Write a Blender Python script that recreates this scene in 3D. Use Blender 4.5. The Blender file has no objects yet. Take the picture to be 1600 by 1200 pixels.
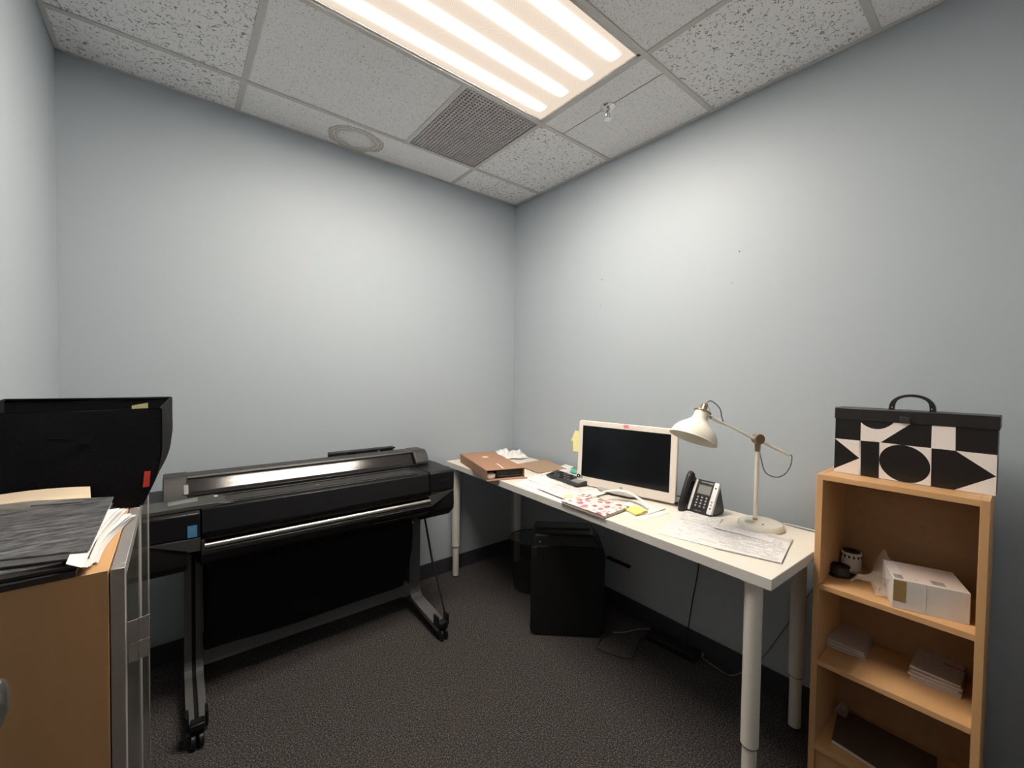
import bpy, bmesh, math, random
from mathutils import Matrix, Vector, Euler
from mathutils import noise as mnoise
random.seed(7)
PI = math.pi
S = bpy.context.scene
COL = S.collection

# ------------------------------------------------------------------ camera
CAM = Vector((-2.03144, -2.50083, 1.37907))
CR = Vector((0.77796796, -0.62815063, 0.01387932))
CU = Vector((0.00482057, 0.02805688, 0.9995947))
CF = Vector((0.62828545, 0.77758575, -0.0248554))
FPX = 653.592
cd = bpy.data.cameras.new('camera')
cam = bpy.data.objects.new('camera', cd)
COL.objects.link(cam)
cd.sensor_fit = 'HORIZONTAL'; cd.sensor_width = 36.0
cd.lens = FPX / 1600 * 36.0
cd.clip_start = 0.02
cam.matrix_world = Matrix(((CR.x, CU.x, -CF.x, CAM.x), (CR.y, CU.y, -CF.y, CAM.y), (CR.z, CU.z, -CF.z, CAM.z), (0, 0, 0, 1)))
S.camera = cam

# ------------------------------------------------------------------ world + exposure
w = bpy.data.worlds.new('world'); S.world = w; w.use_nodes = True
w.node_tree.nodes['Background'].inputs[0].default_value = (0.80, 0.86, 1.0, 1)
w.node_tree.nodes['Background'].inputs[1].default_value = 0.10
S.view_settings.view_transform = 'Standard'
S.view_settings.look = 'None'
S.view_settings.gamma = 1.0
S.view_settings.use_curve_mapping = False
S.view_settings.exposure = 0.25
LAMP_PEAK = 175.0      # brightness of the tubes seen through the lens panel
LAMP_BASE = 0.72      # brightness of the lens panel between the tubes

# room size
XL, YF, H = -2.40, -2.66, 2.656
TX1, TX2, TXV = -0.563, -1.783, -1.016      # ceiling tee lines running toward the back wall
TY = [-0.279, -0.891, -1.501, -2.112]        # ceiling tee lines parallel to the back wall


def at(u, v, x=None, y=None, z=None):
    """a point of the room that lies on a known plane (x, y or z given)"""
    d = CF + CR * ((u - 800) / FPX) - CU * ((v - 600) / FPX)
    if z is not None: t = (z - CAM.z) / d.z
    elif x is not None: t = (x - CAM.x) / d.x
    else: t = (y - CAM.y) / d.y
    return CAM + d * t


# ------------------------------------------------------------------ materials
MATS = {}
def mat(name, col, rough=0.5, metal=0.0, var=0.06, vscale=40.0, bump=0.0, bscale=200.0, spec=0.5, coat=0.0, trans=0.0, alpha=1.0, stretch=None):
    if name in MATS: return MATS[name]
    m = bpy.data.materials.new(name); m.use_nodes = True
    nt = m.node_tree; b = nt.nodes['Principled BSDF']
    b.inputs['Roughness'].default_value = rough
    b.inputs['Metallic'].default_value = metal
    b.inputs['Specular IOR Level'].default_value = spec
    b.inputs['Coat Weight'].default_value = coat
    b.inputs['Transmission Weight'].default_value = trans
    b.inputs['Alpha'].default_value = alpha
    tc = nt.nodes.new('ShaderNodeTexCoord')
    src = tc.outputs['Object']
    if stretch:
        mp = nt.nodes.new('ShaderNodeMapping'); mp.inputs['Scale'].default_value = stretch
        nt.links.new(src, mp.inputs[0]); src = mp.outputs[0]
    n = nt.nodes.new('ShaderNodeTexNoise'); n.inputs['Scale'].default_value = vscale; n.inputs['Detail'].default_value = 4
    nt.links.new(src, n.inputs['Vector'])
    r = nt.nodes.new('ShaderNodeValToRGB')
    c = Vector(col[:3])
    lo = c * (1 - var); hi = c * (1 + var)
    r.color_ramp.elements[0].position = 0.3; r.color_ramp.elements[0].color = (*lo, 1)
    r.color_ramp.elements[1].position = 0.7; r.color_ramp.elements[1].color = (min(hi.x, 1), min(hi.y, 1), min(hi.z, 1), 1)
    nt.links.new(n.outputs[0], r.inputs[0]); nt.links.new(r.outputs[0], b.inputs['Base Color'])
    if bump:
        n2 = nt.nodes.new('ShaderNodeTexNoise'); n2.inputs['Scale'].default_value = bscale; n2.inputs['Detail'].default_value = 3
        nt.links.new(src, n2.inputs['Vector'])
        bp = nt.nodes.new('ShaderNodeBump'); bp.inputs['Strength'].default_value = bump; bp.inputs['Distance'].default_value = 0.002
        nt.links.new(n2.outputs[0], bp.inputs['Height']); nt.links.new(bp.outputs[0], b.inputs['Normal'])
    MATS[name] = m
    return m


def N(nt, kind, **kw):
    n = nt.nodes.new(kind)
    for k, v in kw.items():
        if k in n.inputs: n.inputs[k].default_value = v
        else: setattr(n, k, v)
    return n
def math_(nt, op, a, b=None, c=None, clamp=False):
    n = nt.nodes.new('ShaderNodeMath'); n.operation = op; n.use_clamp = clamp
    for i, v in enumerate((a, b, c)):
        if v is None: continue
        if isinstance(v, (int, float)): n.inputs[i].default_value = v
        else: nt.links.new(v, n.inputs[i])
    return n.outputs[0]
def mixc(nt, fac, a, b):
    n = nt.nodes.new('ShaderNodeMix'); n.data_type = 'RGBA'
    for k, v in ((0, fac), (6, a), (7, b)):
        if isinstance(v, (int, float)): n.inputs[k].default_value = v
        elif isinstance(v, tuple): n.inputs[k].default_value = (*v[:3], 1)
        else: nt.links.new(v, n.inputs[k])
    return n.outputs[2]


def carpet_mat():
    m = bpy.data.materials.new('carpet'); m.use_nodes = True; nt = m.node_tree; b = nt.nodes['Principled BSDF']
    tc = N(nt, 'ShaderNodeTexCoord')
    mp = N(nt, 'ShaderNodeMapping'); mp.inputs['Scale'].default_value = (1, 1, 1); nt.links.new(tc.outputs['Object'], mp.inputs[0])
    n1 = N(nt, 'ShaderNodeTexNoise', Scale=185.0, Detail=4.0, Roughness=0.85); nt.links.new(mp.outputs[0], n1.inputs['Vector'])
    n2 = N(nt, 'ShaderNodeTexNoise', Scale=2.2, Detail=2.0); nt.links.new(mp.outputs[0], n2.inputs['Vector'])
    n3 = N(nt, 'ShaderNodeTexVoronoi', Scale=300.0); nt.links.new(mp.outputs[0], n3.inputs['Vector'])
    r = N(nt, 'ShaderNodeValToRGB'); nt.links.new(n1.outputs[0], r.inputs[0])
    e = r.color_ramp.elements
    e[0].position = 0.40; e[0].color = (0.010, 0.0095, 0.011, 1)
    e[1].position = 0.66; e[1].color = (0.36, 0.325, 0.295, 1)
    k = e.new(0.52); k.color = (0.064, 0.059, 0.059, 1)
    c = mixc(nt, math_(nt, 'MULTIPLY', n2.outputs[0], 0.25), r.outputs[0], (0.07, 0.062, 0.06))
    nt.links.new(c, b.inputs['Base Color'])
    b.inputs['Roughness'].default_value = 0.95; b.inputs['Specular IOR Level'].default_value = 0.1
    bp = N(nt, 'ShaderNodeBump', Strength=0.9, Distance=0.004)
    h = math_(nt, 'ADD', n1.outputs[0], n3.outputs[0]); nt.links.new(h, bp.inputs['Height']); nt.links.new(bp.outputs[0], b.inputs['Normal'])
    return m


def wall_mat():
    m = bpy.data.materials.new('blue_grey_wall_paint'); m.use_nodes = True; nt = m.node_tree; b = nt.nodes['Principled BSDF']
    tc = N(nt, 'ShaderNodeTexCoord')
    n = N(nt, 'ShaderNodeTexNoise', Scale=1.6, Detail=3.0); nt.links.new(tc.outputs['Object'], n.inputs['Vector'])
    s = N(nt, 'ShaderNodeTexNoise', Scale=9.0, Detail=5.0, Roughness=0.7); nt.links.new(tc.outputs['Object'], s.inputs['Vector'])
    base = mixc(nt, n.outputs[0], (0.382, 0.428, 0.470), (0.396, 0.441, 0.482))
    sm = math_(nt, 'MULTIPLY', math_(nt, 'GREATER_THAN', s.outputs[0], 0.69), 0.10)
    nt.links.new(mixc(nt, sm, base, (0.30, 0.32, 0.34)), b.inputs['Base Color'])
    b.inputs['Roughness'].default_value = 0.55; b.inputs['Specular IOR Level'].default_value = 0.35
    n2 = N(nt, 'ShaderNodeTexNoise', Scale=160.0, Detail=2.0); nt.links.new(tc.outputs['Object'], n2.inputs['Vector'])
    bp = N(nt, 'ShaderNodeBump', Strength=0.08, Distance=0.002); nt.links.new(n2.outputs[0], bp.inputs['Height']); nt.links.new(bp.outputs[0], b.inputs['Normal'])
    return m


def tile_mat(name, coarse, stain=False, fac=1.0):
    m = bpy.data.materials.new(name); m.use_nodes = True; nt = m.node_tree; b = nt.nodes['Principled BSDF']
    tc = N(nt, 'ShaderNodeTexCoord')
    mp = N(nt, 'ShaderNodeMapping'); nt.links.new(tc.outputs['Object'], mp.inputs[0])
    base = (0.93, 0.92, 0.92)
    w1 = N(nt, 'ShaderNodeTexNoise', Scale=(40.0 if coarse else 120.0), Detail=2.0); nt.links.new(mp.outputs[0], w1.inputs['Vector'])
    add = N(nt, 'ShaderNodeVectorMath', operation='MULTIPLY_ADD'); nt.links.new(w1.outputs[1], add.inputs[0]); add.inputs[1].default_value = (0.02,) * 3; nt.links.new(mp.outputs[0], add.inputs[2])
    n1 = N(nt, 'ShaderNodeTexNoise', Scale=(85.0 if coarse else 190.0), Detail=1.0, Roughness=0.4, Distortion=(1.2 if coarse else 0.2)); nt.links.new(add.outputs[0], n1.inputs['Vector'])
    hole = math_(nt, 'SMOOTH_MIN', 1.0, math_(nt, 'MULTIPLY', math_(nt, 'SUBTRACT', n1.outputs[0], 0.615 if coarse else 0.63), 22.0 if coarse else 16.0), 0.02)
    hole = math_(nt, 'MAXIMUM', hole, 0.0)
    hole = math_(nt, 'MULTIPLY', hole, 0.78 if coarse else 0.60)
    c = mixc(nt, hole, base, (0.12, 0.115, 0.10))
    if stain:
        sep = N(nt, 'ShaderNodeSeparateXYZ'); nt.links.new(tc.outputs['Object'], sep.inputs[0])
        dn = N(nt, 'ShaderNodeTexNoise', Scale=16.0, Detail=4.0); nt.links.new(tc.outputs['Object'], dn.inputs['Vector'])
        ex = math_(nt, 'DIVIDE', math_(nt, 'ADD', sep.outputs[0], 1.243), 0.155)
        ey = math_(nt, 'DIVIDE', math_(nt, 'ADD', sep.outputs[1], 0.122), 0.122)
        r2 = math_(nt, 'SQRT', math_(nt, 'ADD', math_(nt, 'MULTIPLY', ex, ex), math_(nt, 'MULTIPLY', ey, ey)))
        r2 = math_(nt, 'ADD', r2, math_(nt, 'MULTIPLY', math_(nt, 'SUBTRACT', dn.outputs[0], 0.5), 0.35))
        rp = N(nt, 'ShaderNodeValToRGB'); nt.links.new(r2, rp.inputs[0])
        e = rp.color_ramp.elements
        e[0].position = 0.0; e[0].color = (0.05, 0.05, 0.05, 1); e[1].position = 1.0; e[1].color = (0, 0, 0, 1)
        for p_, v in ((0.45, 0.12), (0.62, 0.35), (0.70, 0.85), (0.75, 0.35), (0.82, 0.45), (0.87, 0.9), (0.905, 0.3), (0.95, 0.95), (0.975, 0.9), (0.99, 0.0)):
            k = e.new(p_); k.color = (v, v, v, 1)
        c = mixc(nt, math_(nt, 'MULTIPLY', rp.outputs[0], 0.75), c, (0.27, 0.22, 0.14))
    nt.links.new(c, b.inputs['Base Color']); b.inputs['Roughness'].default_value = 0.9; b.inputs['Specular IOR Level'].default_value = 0.15
    bp = N(nt, 'ShaderNodeBump', Strength=0.35, Distance=0.002, invert=True); nt.links.new(n1.outputs[0], bp.inputs['Height']); nt.links.new(bp.outputs[0], b.inputs['Normal'])
    return m


def lens_mat(name, peak, base):
    """prismatic lens panel lit by four tubes lying above it"""
    m = bpy.data.materials.new(name); m.use_nodes = True; nt = m.node_tree
    for n in list(nt.nodes):
        if n.type != 'OUTPUT_MATERIAL': nt.nodes.remove(n)
    out = [n for n in nt.nodes if n.type == 'OUTPUT_MATERIAL'][0]
    tc = N(nt, 'ShaderNodeTexCoord'); sep = N(nt, 'ShaderNodeSeparateXYZ'); nt.links.new(tc.outputs['Object'], sep.inputs[0])
    wob = N(nt, 'ShaderNodeTexNoise', Scale=2.0); nt.links.new(tc.outputs['Object'], wob.inputs['Vector'])
    y = math_(nt, 'ADD', sep.outputs[1], math_(nt, 'MULTIPLY', math_(nt, 'SUBTRACT', wob.outputs[0], 0.5), 0.004))
    tot = None
    for yc in TUBES:
        g = None
        for sg, am_ in ((0.009, 1.0), (0.026, 0.0012)):
            d = math_(nt, 'DIVIDE', math_(nt, 'SUBTRACT', y, yc), sg)
            e_ = math_(nt, 'MULTIPLY', math_(nt, 'EXPONENT', math_(nt, 'MULTIPLY', math_(nt, 'MULTIPLY', d, d), -0.5)), am_)
            g = e_ if g is None else math_(nt, 'ADD', g, e_)
        tot = g if tot is None else math_(nt, 'ADD', tot, g)
    ex = math_(nt, 'SUBTRACT', 0.545, math_(nt, 'ABSOLUTE', sep.outputs[0]))
    ends = math_(nt, 'MULTIPLY', ex, 14.0, clamp=True)
    tot = math_(nt, 'MULTIPLY', tot, ends)
    px = math_(nt, 'SINE', math_(nt, 'MULTIPLY', sep.outputs[0], 2 * PI / 0.009))
    py = math_(nt, 'SINE', math_(nt, 'MULTIPLY', sep.outputs[1], 2 * PI / 0.009))
    cell = math_(nt, 'MULTIPLY_ADD', math_(nt, 'MULTIPLY', px, py), 0.13, 1.0)
    st = math_(nt, 'MULTIPLY', math_(nt, 'MULTIPLY_ADD', tot, peak, base), cell)
    col = mixc(nt, math_(nt, 'MULTIPLY', tot, 1.0, clamp=True), (1.0, 0.84, 0.68), (1.0, 0.93, 0.83))
    em = N(nt, 'ShaderNodeEmission'); nt.links.new(col, em.inputs[0]); nt.links.new(st, em.inputs[1])
    nt.links.new(em.outputs[0], out.inputs[0])
    return m


def print_mat(name, paper=(0.80, 0.80, 0.78), ink=(0.25, 0.26, 0.30), row=0.0085, density=0.5, tint=None, margin=0.012, size=(0.216, 0.279), word=55.0, seed=0.0):
    """a sheet with rows of small illegible print"""
    m = bpy.data.materials.new(name); m.use_nodes = True; nt = m.node_tree; b = nt.nodes['Principled BSDF']
    tc = N(nt, 'ShaderNodeTexCoord'); sep = N(nt, 'ShaderNodeSeparateXYZ'); nt.links.new(tc.outputs['Object'], sep.inputs[0])
    yy = math_(nt, 'DIVIDE', sep.outputs[1], row)
    fr = math_(nt, 'FRACT', yy); line = math_(nt, 'FLOOR', yy)
    on = math_(nt, 'LESS_THAN', fr, 0.42)
    cb = N(nt, 'ShaderNodeCombineXYZ'); nt.links.new(math_(nt, 'MULTIPLY', sep.outputs[0], word), cb.inputs[0]); nt.links.new(math_(nt, 'MULTIPLY_ADD', line, 7.31, seed), cb.inputs[1])
    n = N(nt, 'ShaderNodeTexNoise', Scale=1.0, Detail=3.0, Roughness=0.7); nt.links.new(cb.outputs[0], n.inputs['Vector'])
    wd = math_(nt, 'GREATER_THAN', n.outputs[0], 1.0 - density)
    mx = math_(nt, 'LESS_THAN', math_(nt, 'ABSOLUTE', sep.outputs[0]), size[0] / 2 - margin)
    my = math_(nt, 'LESS_THAN', math_(nt, 'ABSOLUTE', sep.outputs[1]), size[1] / 2 - margin)
    f = math_(nt, 'MULTIPLY', math_(nt, 'MULTIPLY', on, wd), math_(nt, 'MULTIPLY', mx, my))
    base = paper
    if tint:
        nz = N(nt, 'ShaderNodeTexNoise', Scale=9.0, Detail=1.0); nt.links.new(tc.outputs['Object'], nz.inputs['Vector'])
        base = mixc(nt, math_(nt, 'MULTIPLY', math_(nt, 'GREATER_THAN', nz.outputs[0], 0.60), 0.7), paper, tint)
    nt.links.new(mixc(nt, math_(nt, 'MULTIPLY', f, 0.5), base, ink), b.inputs['Base Color'])
    b.inputs['Roughness'].default_value = 0.6; b.inputs['Specular IOR Level'].default_value = 0.25
    return m


def floral_mat():
    m = bpy.data.materials.new('floral_print_cover'); m.use_nodes = True; nt = m.node_tree; b = nt.nodes['Principled BSDF']
    tc = N(nt, 'ShaderNodeTexCoord')
    wn = N(nt, 'ShaderNodeTexNoise', Scale=45.0, Detail=3.0); nt.links.new(tc.outputs['Object'], wn.inputs['Vector'])
    add = N(nt, 'ShaderNodeVectorMath', operation='MULTIPLY_ADD'); nt.links.new(wn.outputs[1], add.inputs[0]); add.inputs[1].default_value = (0.03,) * 3; nt.links.new(tc.outputs['Object'], add.inputs[2])
    v = N(nt, 'ShaderNodeTexVoronoi', Scale=27.0); nt.links.new(add.outputs[0], v.inputs['Vector'])
    sp = N(nt, 'ShaderNodeSeparateColor'); nt.links.new(v.outputs['Color'], sp.inputs[0])
    rp = N(nt, 'ShaderNodeValToRGB'); rp.color_ramp.interpolation = 'CONSTANT'; nt.links.new(sp.outputs[0], rp.inputs[0])
    e = rp.color_ramp.elements
    e[0].position = 0.0; e[0].color = (0.45, 0.02, 0.07, 1); e[1].position = 0.85; e[1].color = (0.16, 0.22, 0.08, 1)
    for p_, c in ((0.22, (0.70, 0.10, 0.20, 1)), (0.42, (0.50, 0.05, 0.02, 1)), (0.58, (0.80, 0.45, 0.06, 1)), (0.70, (0.15, 0.16, 0.20, 1))):
        k = e.new(p_); k.color = c
    blob = math_(nt, 'LESS_THAN', v.outputs['Distance'], 0.40)
    v2 = N(nt, 'ShaderNodeTexVoronoi', Scale=60.0); nt.links.new(add.outputs[0], v2.inputs['Vector'])
    leaf = math_(nt, 'MULTIPLY', math_(nt, 'LESS_THAN', v2.outputs['Distance'], 0.28), 0.8)
    c1 = mixc(nt, leaf, (0.86, 0.83, 0.78), (0.25, 0.22, 0.10))
    nt.links.new(mixc(nt, math_(nt, 'MULTIPLY', blob, 0.9), c1, rp.outputs[0]), b.inputs['Base Color'])
    b.inputs['Roughness'].default_value = 0.4
    return m


def scuff_mat(name, dark, light, thr=0.52, rough=0.45, scale=(6, 60, 6)):
    m = bpy.data.materials.new(name); m.use_nodes = True; nt = m.node_tree; b = nt.nodes['Principled BSDF']
    tc = N(nt, 'ShaderNodeTexCoord'); mp = N(nt, 'ShaderNodeMapping'); mp.inputs['Scale'].default_value = scale; nt.links.new(tc.outputs['Object'], mp.inputs[0])
    n = N(nt, 'ShaderNodeTexNoise', Scale=2.5, Detail=8.0, Roughness=0.7); nt.links.new(mp.outputs[0], n.inputs['Vector'])
    n2 = N(nt, 'ShaderNodeTexNoise', Scale=5.0, Detail=3.0); nt.links.new(tc.outputs['Object'], n2.inputs['Vector'])
    f = math_(nt, 'MULTIPLY', math_(nt, 'SUBTRACT', n.outputs[0], thr), 5.0, clamp=True)
    f = math_(nt, 'MULTIPLY', f, math_(nt, 'MULTIPLY', n2.outputs[0], 1.1, clamp=True))
    nt.links.new(mixc(nt, f, dark, light), b.inputs['Base Color'])
    b.inputs['Roughness'].default_value = rough
    return m


def wood_mat(name, col, dark, stretch=(1, 1, 14), rough=0.45):
    m = bpy.data.materials.new(name); m.use_nodes = True; nt = m.node_tree; b = nt.nodes['Principled BSDF']
    tc = N(nt, 'ShaderNodeTexCoord'); mp = N(nt, 'ShaderNodeMapping'); mp.inputs['Scale'].default_value = (stretch[0], stretch[1], stretch[2]); nt.links.new(tc.outputs['Object'], mp.inputs[0])
    n = N(nt, 'ShaderNodeTexNoise', Scale=9.0, Detail=5.0, Roughness=0.65); nt.links.new(mp.outputs[0], n.inputs['Vector'])
    f = math_(nt, 'MULTIPLY', math_(nt, 'SUBTRACT', n.outputs[0], 0.35), 2.0, clamp=True)
    nt.links.new(mixc(nt, f, col, dark), b.inputs['Base Color']); b.inputs['Roughness'].default_value = rough
    return m


TUBES = [-0.215, -0.072, 0.072, 0.215]
M = dict(
    wall=wall_mat(), carpet=carpet_mat(), fine=tile_mat('fine_ceiling_tile', False), coarse=tile_mat('fissured_ceiling_tile', True),
    stained=tile_mat('stained_ceiling_tile', False, True),
    tee=mat('ceiling_tee_metal', (0.60, 0.59, 0.56), 0.45, var=0.03),
    vinyl=mat('dark_vinyl_baseboard', (0.040, 0.041, 0.047), 0.5, var=0.1),
    desk=mat('white_laminate', (0.76, 0.715, 0.635), 0.42, var=0.01),
    deskedge=mat('desk_edge_band', (0.66, 0.65, 0.62), 0.5, var=0.02),
    legwhite=mat('white_powder_coat', (0.68, 0.655, 0.60), 0.4, var=0.02),
    blackp=mat('black_printer_plastic', (0.0065, 0.0065, 0.008), 0.40, var=0.1, bump=0.05, bscale=900, spec=0.35),
    blackm=mat('matte_black_plastic', (0.0055, 0.0055, 0.0065), 0.6, var=0.1, spec=0.3),
    greyp=mat('charcoal_grey_plastic', (0.025, 0.024, 0.0235), 0.48, var=0.06),
    gloss=mat('glossy_smoked_cover', (0.014, 0.012, 0.013), 0.13, var=0.05, spec=0.6),
    panelgrey=mat('panel_grey', (0.055, 0.055, 0.054), 0.4, var=0.04),
    screen_off=mat('dark_screen_glass', (0.006, 0.007, 0.009), 0.16, var=0.02, spec=0.3),
    lcd=mat('lcd_grey_glass', (0.20, 0.215, 0.20), 0.3, var=0.04),
    steel=mat('brushed_steel', (0.62, 0.60, 0.56), 0.28, 1.0, var=0.05),
    legmetal=mat('grey_painted_leg', (0.13, 0.13, 0.129), 0.40, 0.3, var=0.05),
    alum=mat('grey_aluminium', (0.36, 0.35, 0.345), 0.42, 0.5, var=0.03),
    cloth=mat('black_fabric', (0.0075, 0.0075, 0.009), 0.9, var=0.25, vscale=300, bump=0.4, bscale=700, spec=0.15),
    boxcloth=mat('black_canvas', (0.012, 0.012, 0.014), 0.92, var=0.25, vscale=300, bump=0.5, bscale=600, spec=0.12),
    birch=wood_mat('birch_veneer', (0.60, 0.355, 0.165), (0.52, 0.295, 0.13), (1, 1, 0.12)),
    birchh=wood_mat('birch_veneer_shelf', (0.62, 0.365, 0.17), (0.54, 0.305, 0.135), (1, 0.12, 1)),
    hardboard=mat('brown_back_board', (0.36, 0.215, 0.115), 0.6, var=0.05),
    kraft=mat('brown_cardboard', (0.36, 0.20, 0.125), 0.75, var=0.05, vscale=60, bump=0.1),
    kraft2=mat('brown_envelope_paper', (0.36, 0.245, 0.165), 0.7, var=0.04),
    paper=mat('white_paper', (0.76, 0.75, 0.74), 0.6, var=0.02),
    cream=mat('cream_card', (0.76, 0.62, 0.45), 0.6, var=0.03),
    tissue=mat('white_plastic_wrap', (0.80, 0.79, 0.78), 0.3, var=0.03),
    monwhite=mat('monitor_white_plastic', (0.80, 0.725, 0.655), 0.38, var=0.01),
    greyfoot=mat('silver_grey_foot', (0.36, 0.36, 0.345), 0.35, 0.3, var=0.02),
    yellow=mat('yellow_note_paper', (0.86, 0.76, 0.22), 0.6, var=0.02),
    yellow2=mat('pale_yellow_note_paper', (0.84, 0.80, 0.36), 0.6, var=0.05, vscale=120),
    pink=mat('pink_tab', (0.85, 0.22, 0.30), 0.6, var=0.02),
    pinkpale=mat('pale_pink_film', (0.90, 0.62, 0.58), 0.5, var=0.02),
    blue=mat('blue_label', (0.04, 0.22, 0.45), 0.4, var=0.03),
    teal=mat('teal_tab', (0.10, 0.42, 0.33), 0.5, var=0.02),
    red=mat('red_fabric_tag', (0.72, 0.06, 0.035), 0.6, var=0.05),
    redink=mat('red_ink', (0.50, 0.06, 0.07), 0.6),
    silver=mat('silver_plastic', (0.74, 0.74, 0.73), 0.35, 0.25, var=0.02),
    phoneblack=mat('phone_black_plastic', (0.010, 0.010, 0.011), 0.33, var=0.05),
    keyc=mat('grey_key_plastic', (0.30, 0.30, 0.30), 0.4),
    lampw=mat('cream_lamp_enamel', (0.80, 0.77, 0.67), 0.30, var=0.01, coat=0.3),
    armwhite=mat('white_arm_enamel', (0.86, 0.85, 0.80), 0.35, var=0.01),
    brass=mat('antique_nickel', (0.40, 0.31, 0.21), 0.30, 0.85, var=0.06),
    chrome=mat('chrome', (0.72, 0.71, 0.69), 0.16, 1.0, var=0.02),
    glassbulb=mat('frosted_bulb_glass', (0.85, 0.83, 0.78), 0.25, var=0.01),
    cordgrey=mat('grey_fabric_cord', (0.10, 0.105, 0.11), 0.7, var=0.1),
    cordblack=mat('black_rubber_cord', (0.010, 0.010, 0.011), 0.5, var=0.1),
    cordwhite=mat('white_plastic_cord', (0.72, 0.71, 0.68), 0.45, var=0.02),
    cordmid=mat('mid_grey_plastic_cord', (0.22, 0.22, 0.22), 0.45, var=0.02),
    printblack=mat('black_printed_card', (0.008, 0.008, 0.009), 0.32, var=0.05),
    printwhite=mat('white_printed_card', (0.78, 0.72, 0.68), 0.45, var=0.03, vscale=300),
    lidplastic=mat('textured_black_lid', (0.011, 0.011, 0.012), 0.38, var=0.1, bump=0.1, bscale=500),
    boxwhite=mat('white_corrugated_card', (0.62, 0.58, 0.55), 0.65, var=0.05, vscale=15),
    tapebrown=mat('brown_packing_tape', (0.30, 0.18, 0.06), 0.3, var=0.05),
    labelpaper=print_mat('shipping_label_print', (0.60, 0.50, 0.44), (0.10, 0.08, 0.07), row=0.009, density=0.40, size=(0.16, 0.10), margin=0.004, word=90),
    ventm=mat('vent_face_metal', (0.46, 0.43, 0.42), 0.5, var=0.03),
    ventdark=mat('vent_dark_plenum', (0.02, 0.01, 0.01), 0.9),
    doorpaint=mat('door_laminate', (0.40, 0.27, 0.17), 0.4, var=0.05),
    nickel=mat('satin_nickel', (0.42, 0.43, 0.42), 0.25, 0.9, var=0.03),
    scuffed=scuff_mat('scuffed_black_binder', (0.050, 0.053, 0.060), (0.34, 0.345, 0.36), 0.44, 0.30, (8, 40, 6)),
    folderblack=scuff_mat('black_folder_card', (0.018, 0.017, 0.017), (0.07, 0.065, 0.06), 0.5, 0.4),
    darkbook=mat('dark_brown_cover', (0.085, 0.060, 0.045), 0.5, var=0.08),
    cardprint=print_mat('printed_cards', (0.50, 0.46, 0.43), (0.22, 0.20, 0.19), row=0.007, density=0.52, size=(0.15, 0.11), margin=0.008, word=70),
    form=print_mat('printed_form', (0.74, 0.725, 0.71), (0.12, 0.12, 0.15), row=0.0105, density=0.53, word=16),
    form2=print_mat('printed_schedule', (0.73, 0.72, 0.72), (0.30, 0.27, 0.33), row=0.014, density=0.45, word=16, seed=4.0),
    form3=print_mat('printed_letter', (0.80, 0.79, 0.79), (0.35, 0.35, 0.38), row=0.011, density=0.42, word=60, seed=9.0),
    form4=print_mat('printed_flyer', (0.80, 0.78, 0.77), (0.36, 0.34, 0.38), row=0.012, density=0.4, word=60, tint=(0.72, 0.42, 0.32), seed=19.0),
    floral=floral_mat(),
    pagesedge=mat('page_block', (0.66, 0.58, 0.48), 0.7, var=0.05, vscale=200),
)


def glass_mat(name, col, alpha=0.25, rough=0.05):
    m = bpy.data.materials.new(name); m.use_nodes = True; nt = m.node_tree; b = nt.nodes['Principled BSDF']
    out = [n for n in nt.nodes if n.type == 'OUTPUT_MATERIAL'][0]
    b.inputs['Base Color'].default_value = (*col, 1); b.inputs['Roughness'].default_value = rough
    tc = N(nt, 'ShaderNodeTexCoord'); n = N(nt, 'ShaderNodeTexNoise', Scale=30.0); nt.links.new(tc.outputs['Object'], n.inputs['Vector'])
    tr = N(nt, 'ShaderNodeBsdfTransparent'); mx = N(nt, 'ShaderNodeMixShader')
    nt.links.new(math_(nt, 'MULTIPLY_ADD', n.outputs[0], 0.08, alpha), mx.inputs[0])
    nt.links.new(tr.outputs[0], mx.inputs[1]); nt.links.new(b.outputs[0], mx.inputs[2]); nt.links.new(mx.outputs[0], out.inputs[0])
    return m
M['bag'] = glass_mat('clear_plastic_film', (0.62, 0.54, 0.47), 0.13, 0.08)
M['meshbin'] = glass_mat('smoky_clear_plastic', (0.035, 0.035, 0.040), 0.26, 0.2)
M['doorglass'] = mat('smoked_door_glass', (0.085, 0.082, 0.070), 0.10, var=0.05, spec=0.6)


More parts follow.
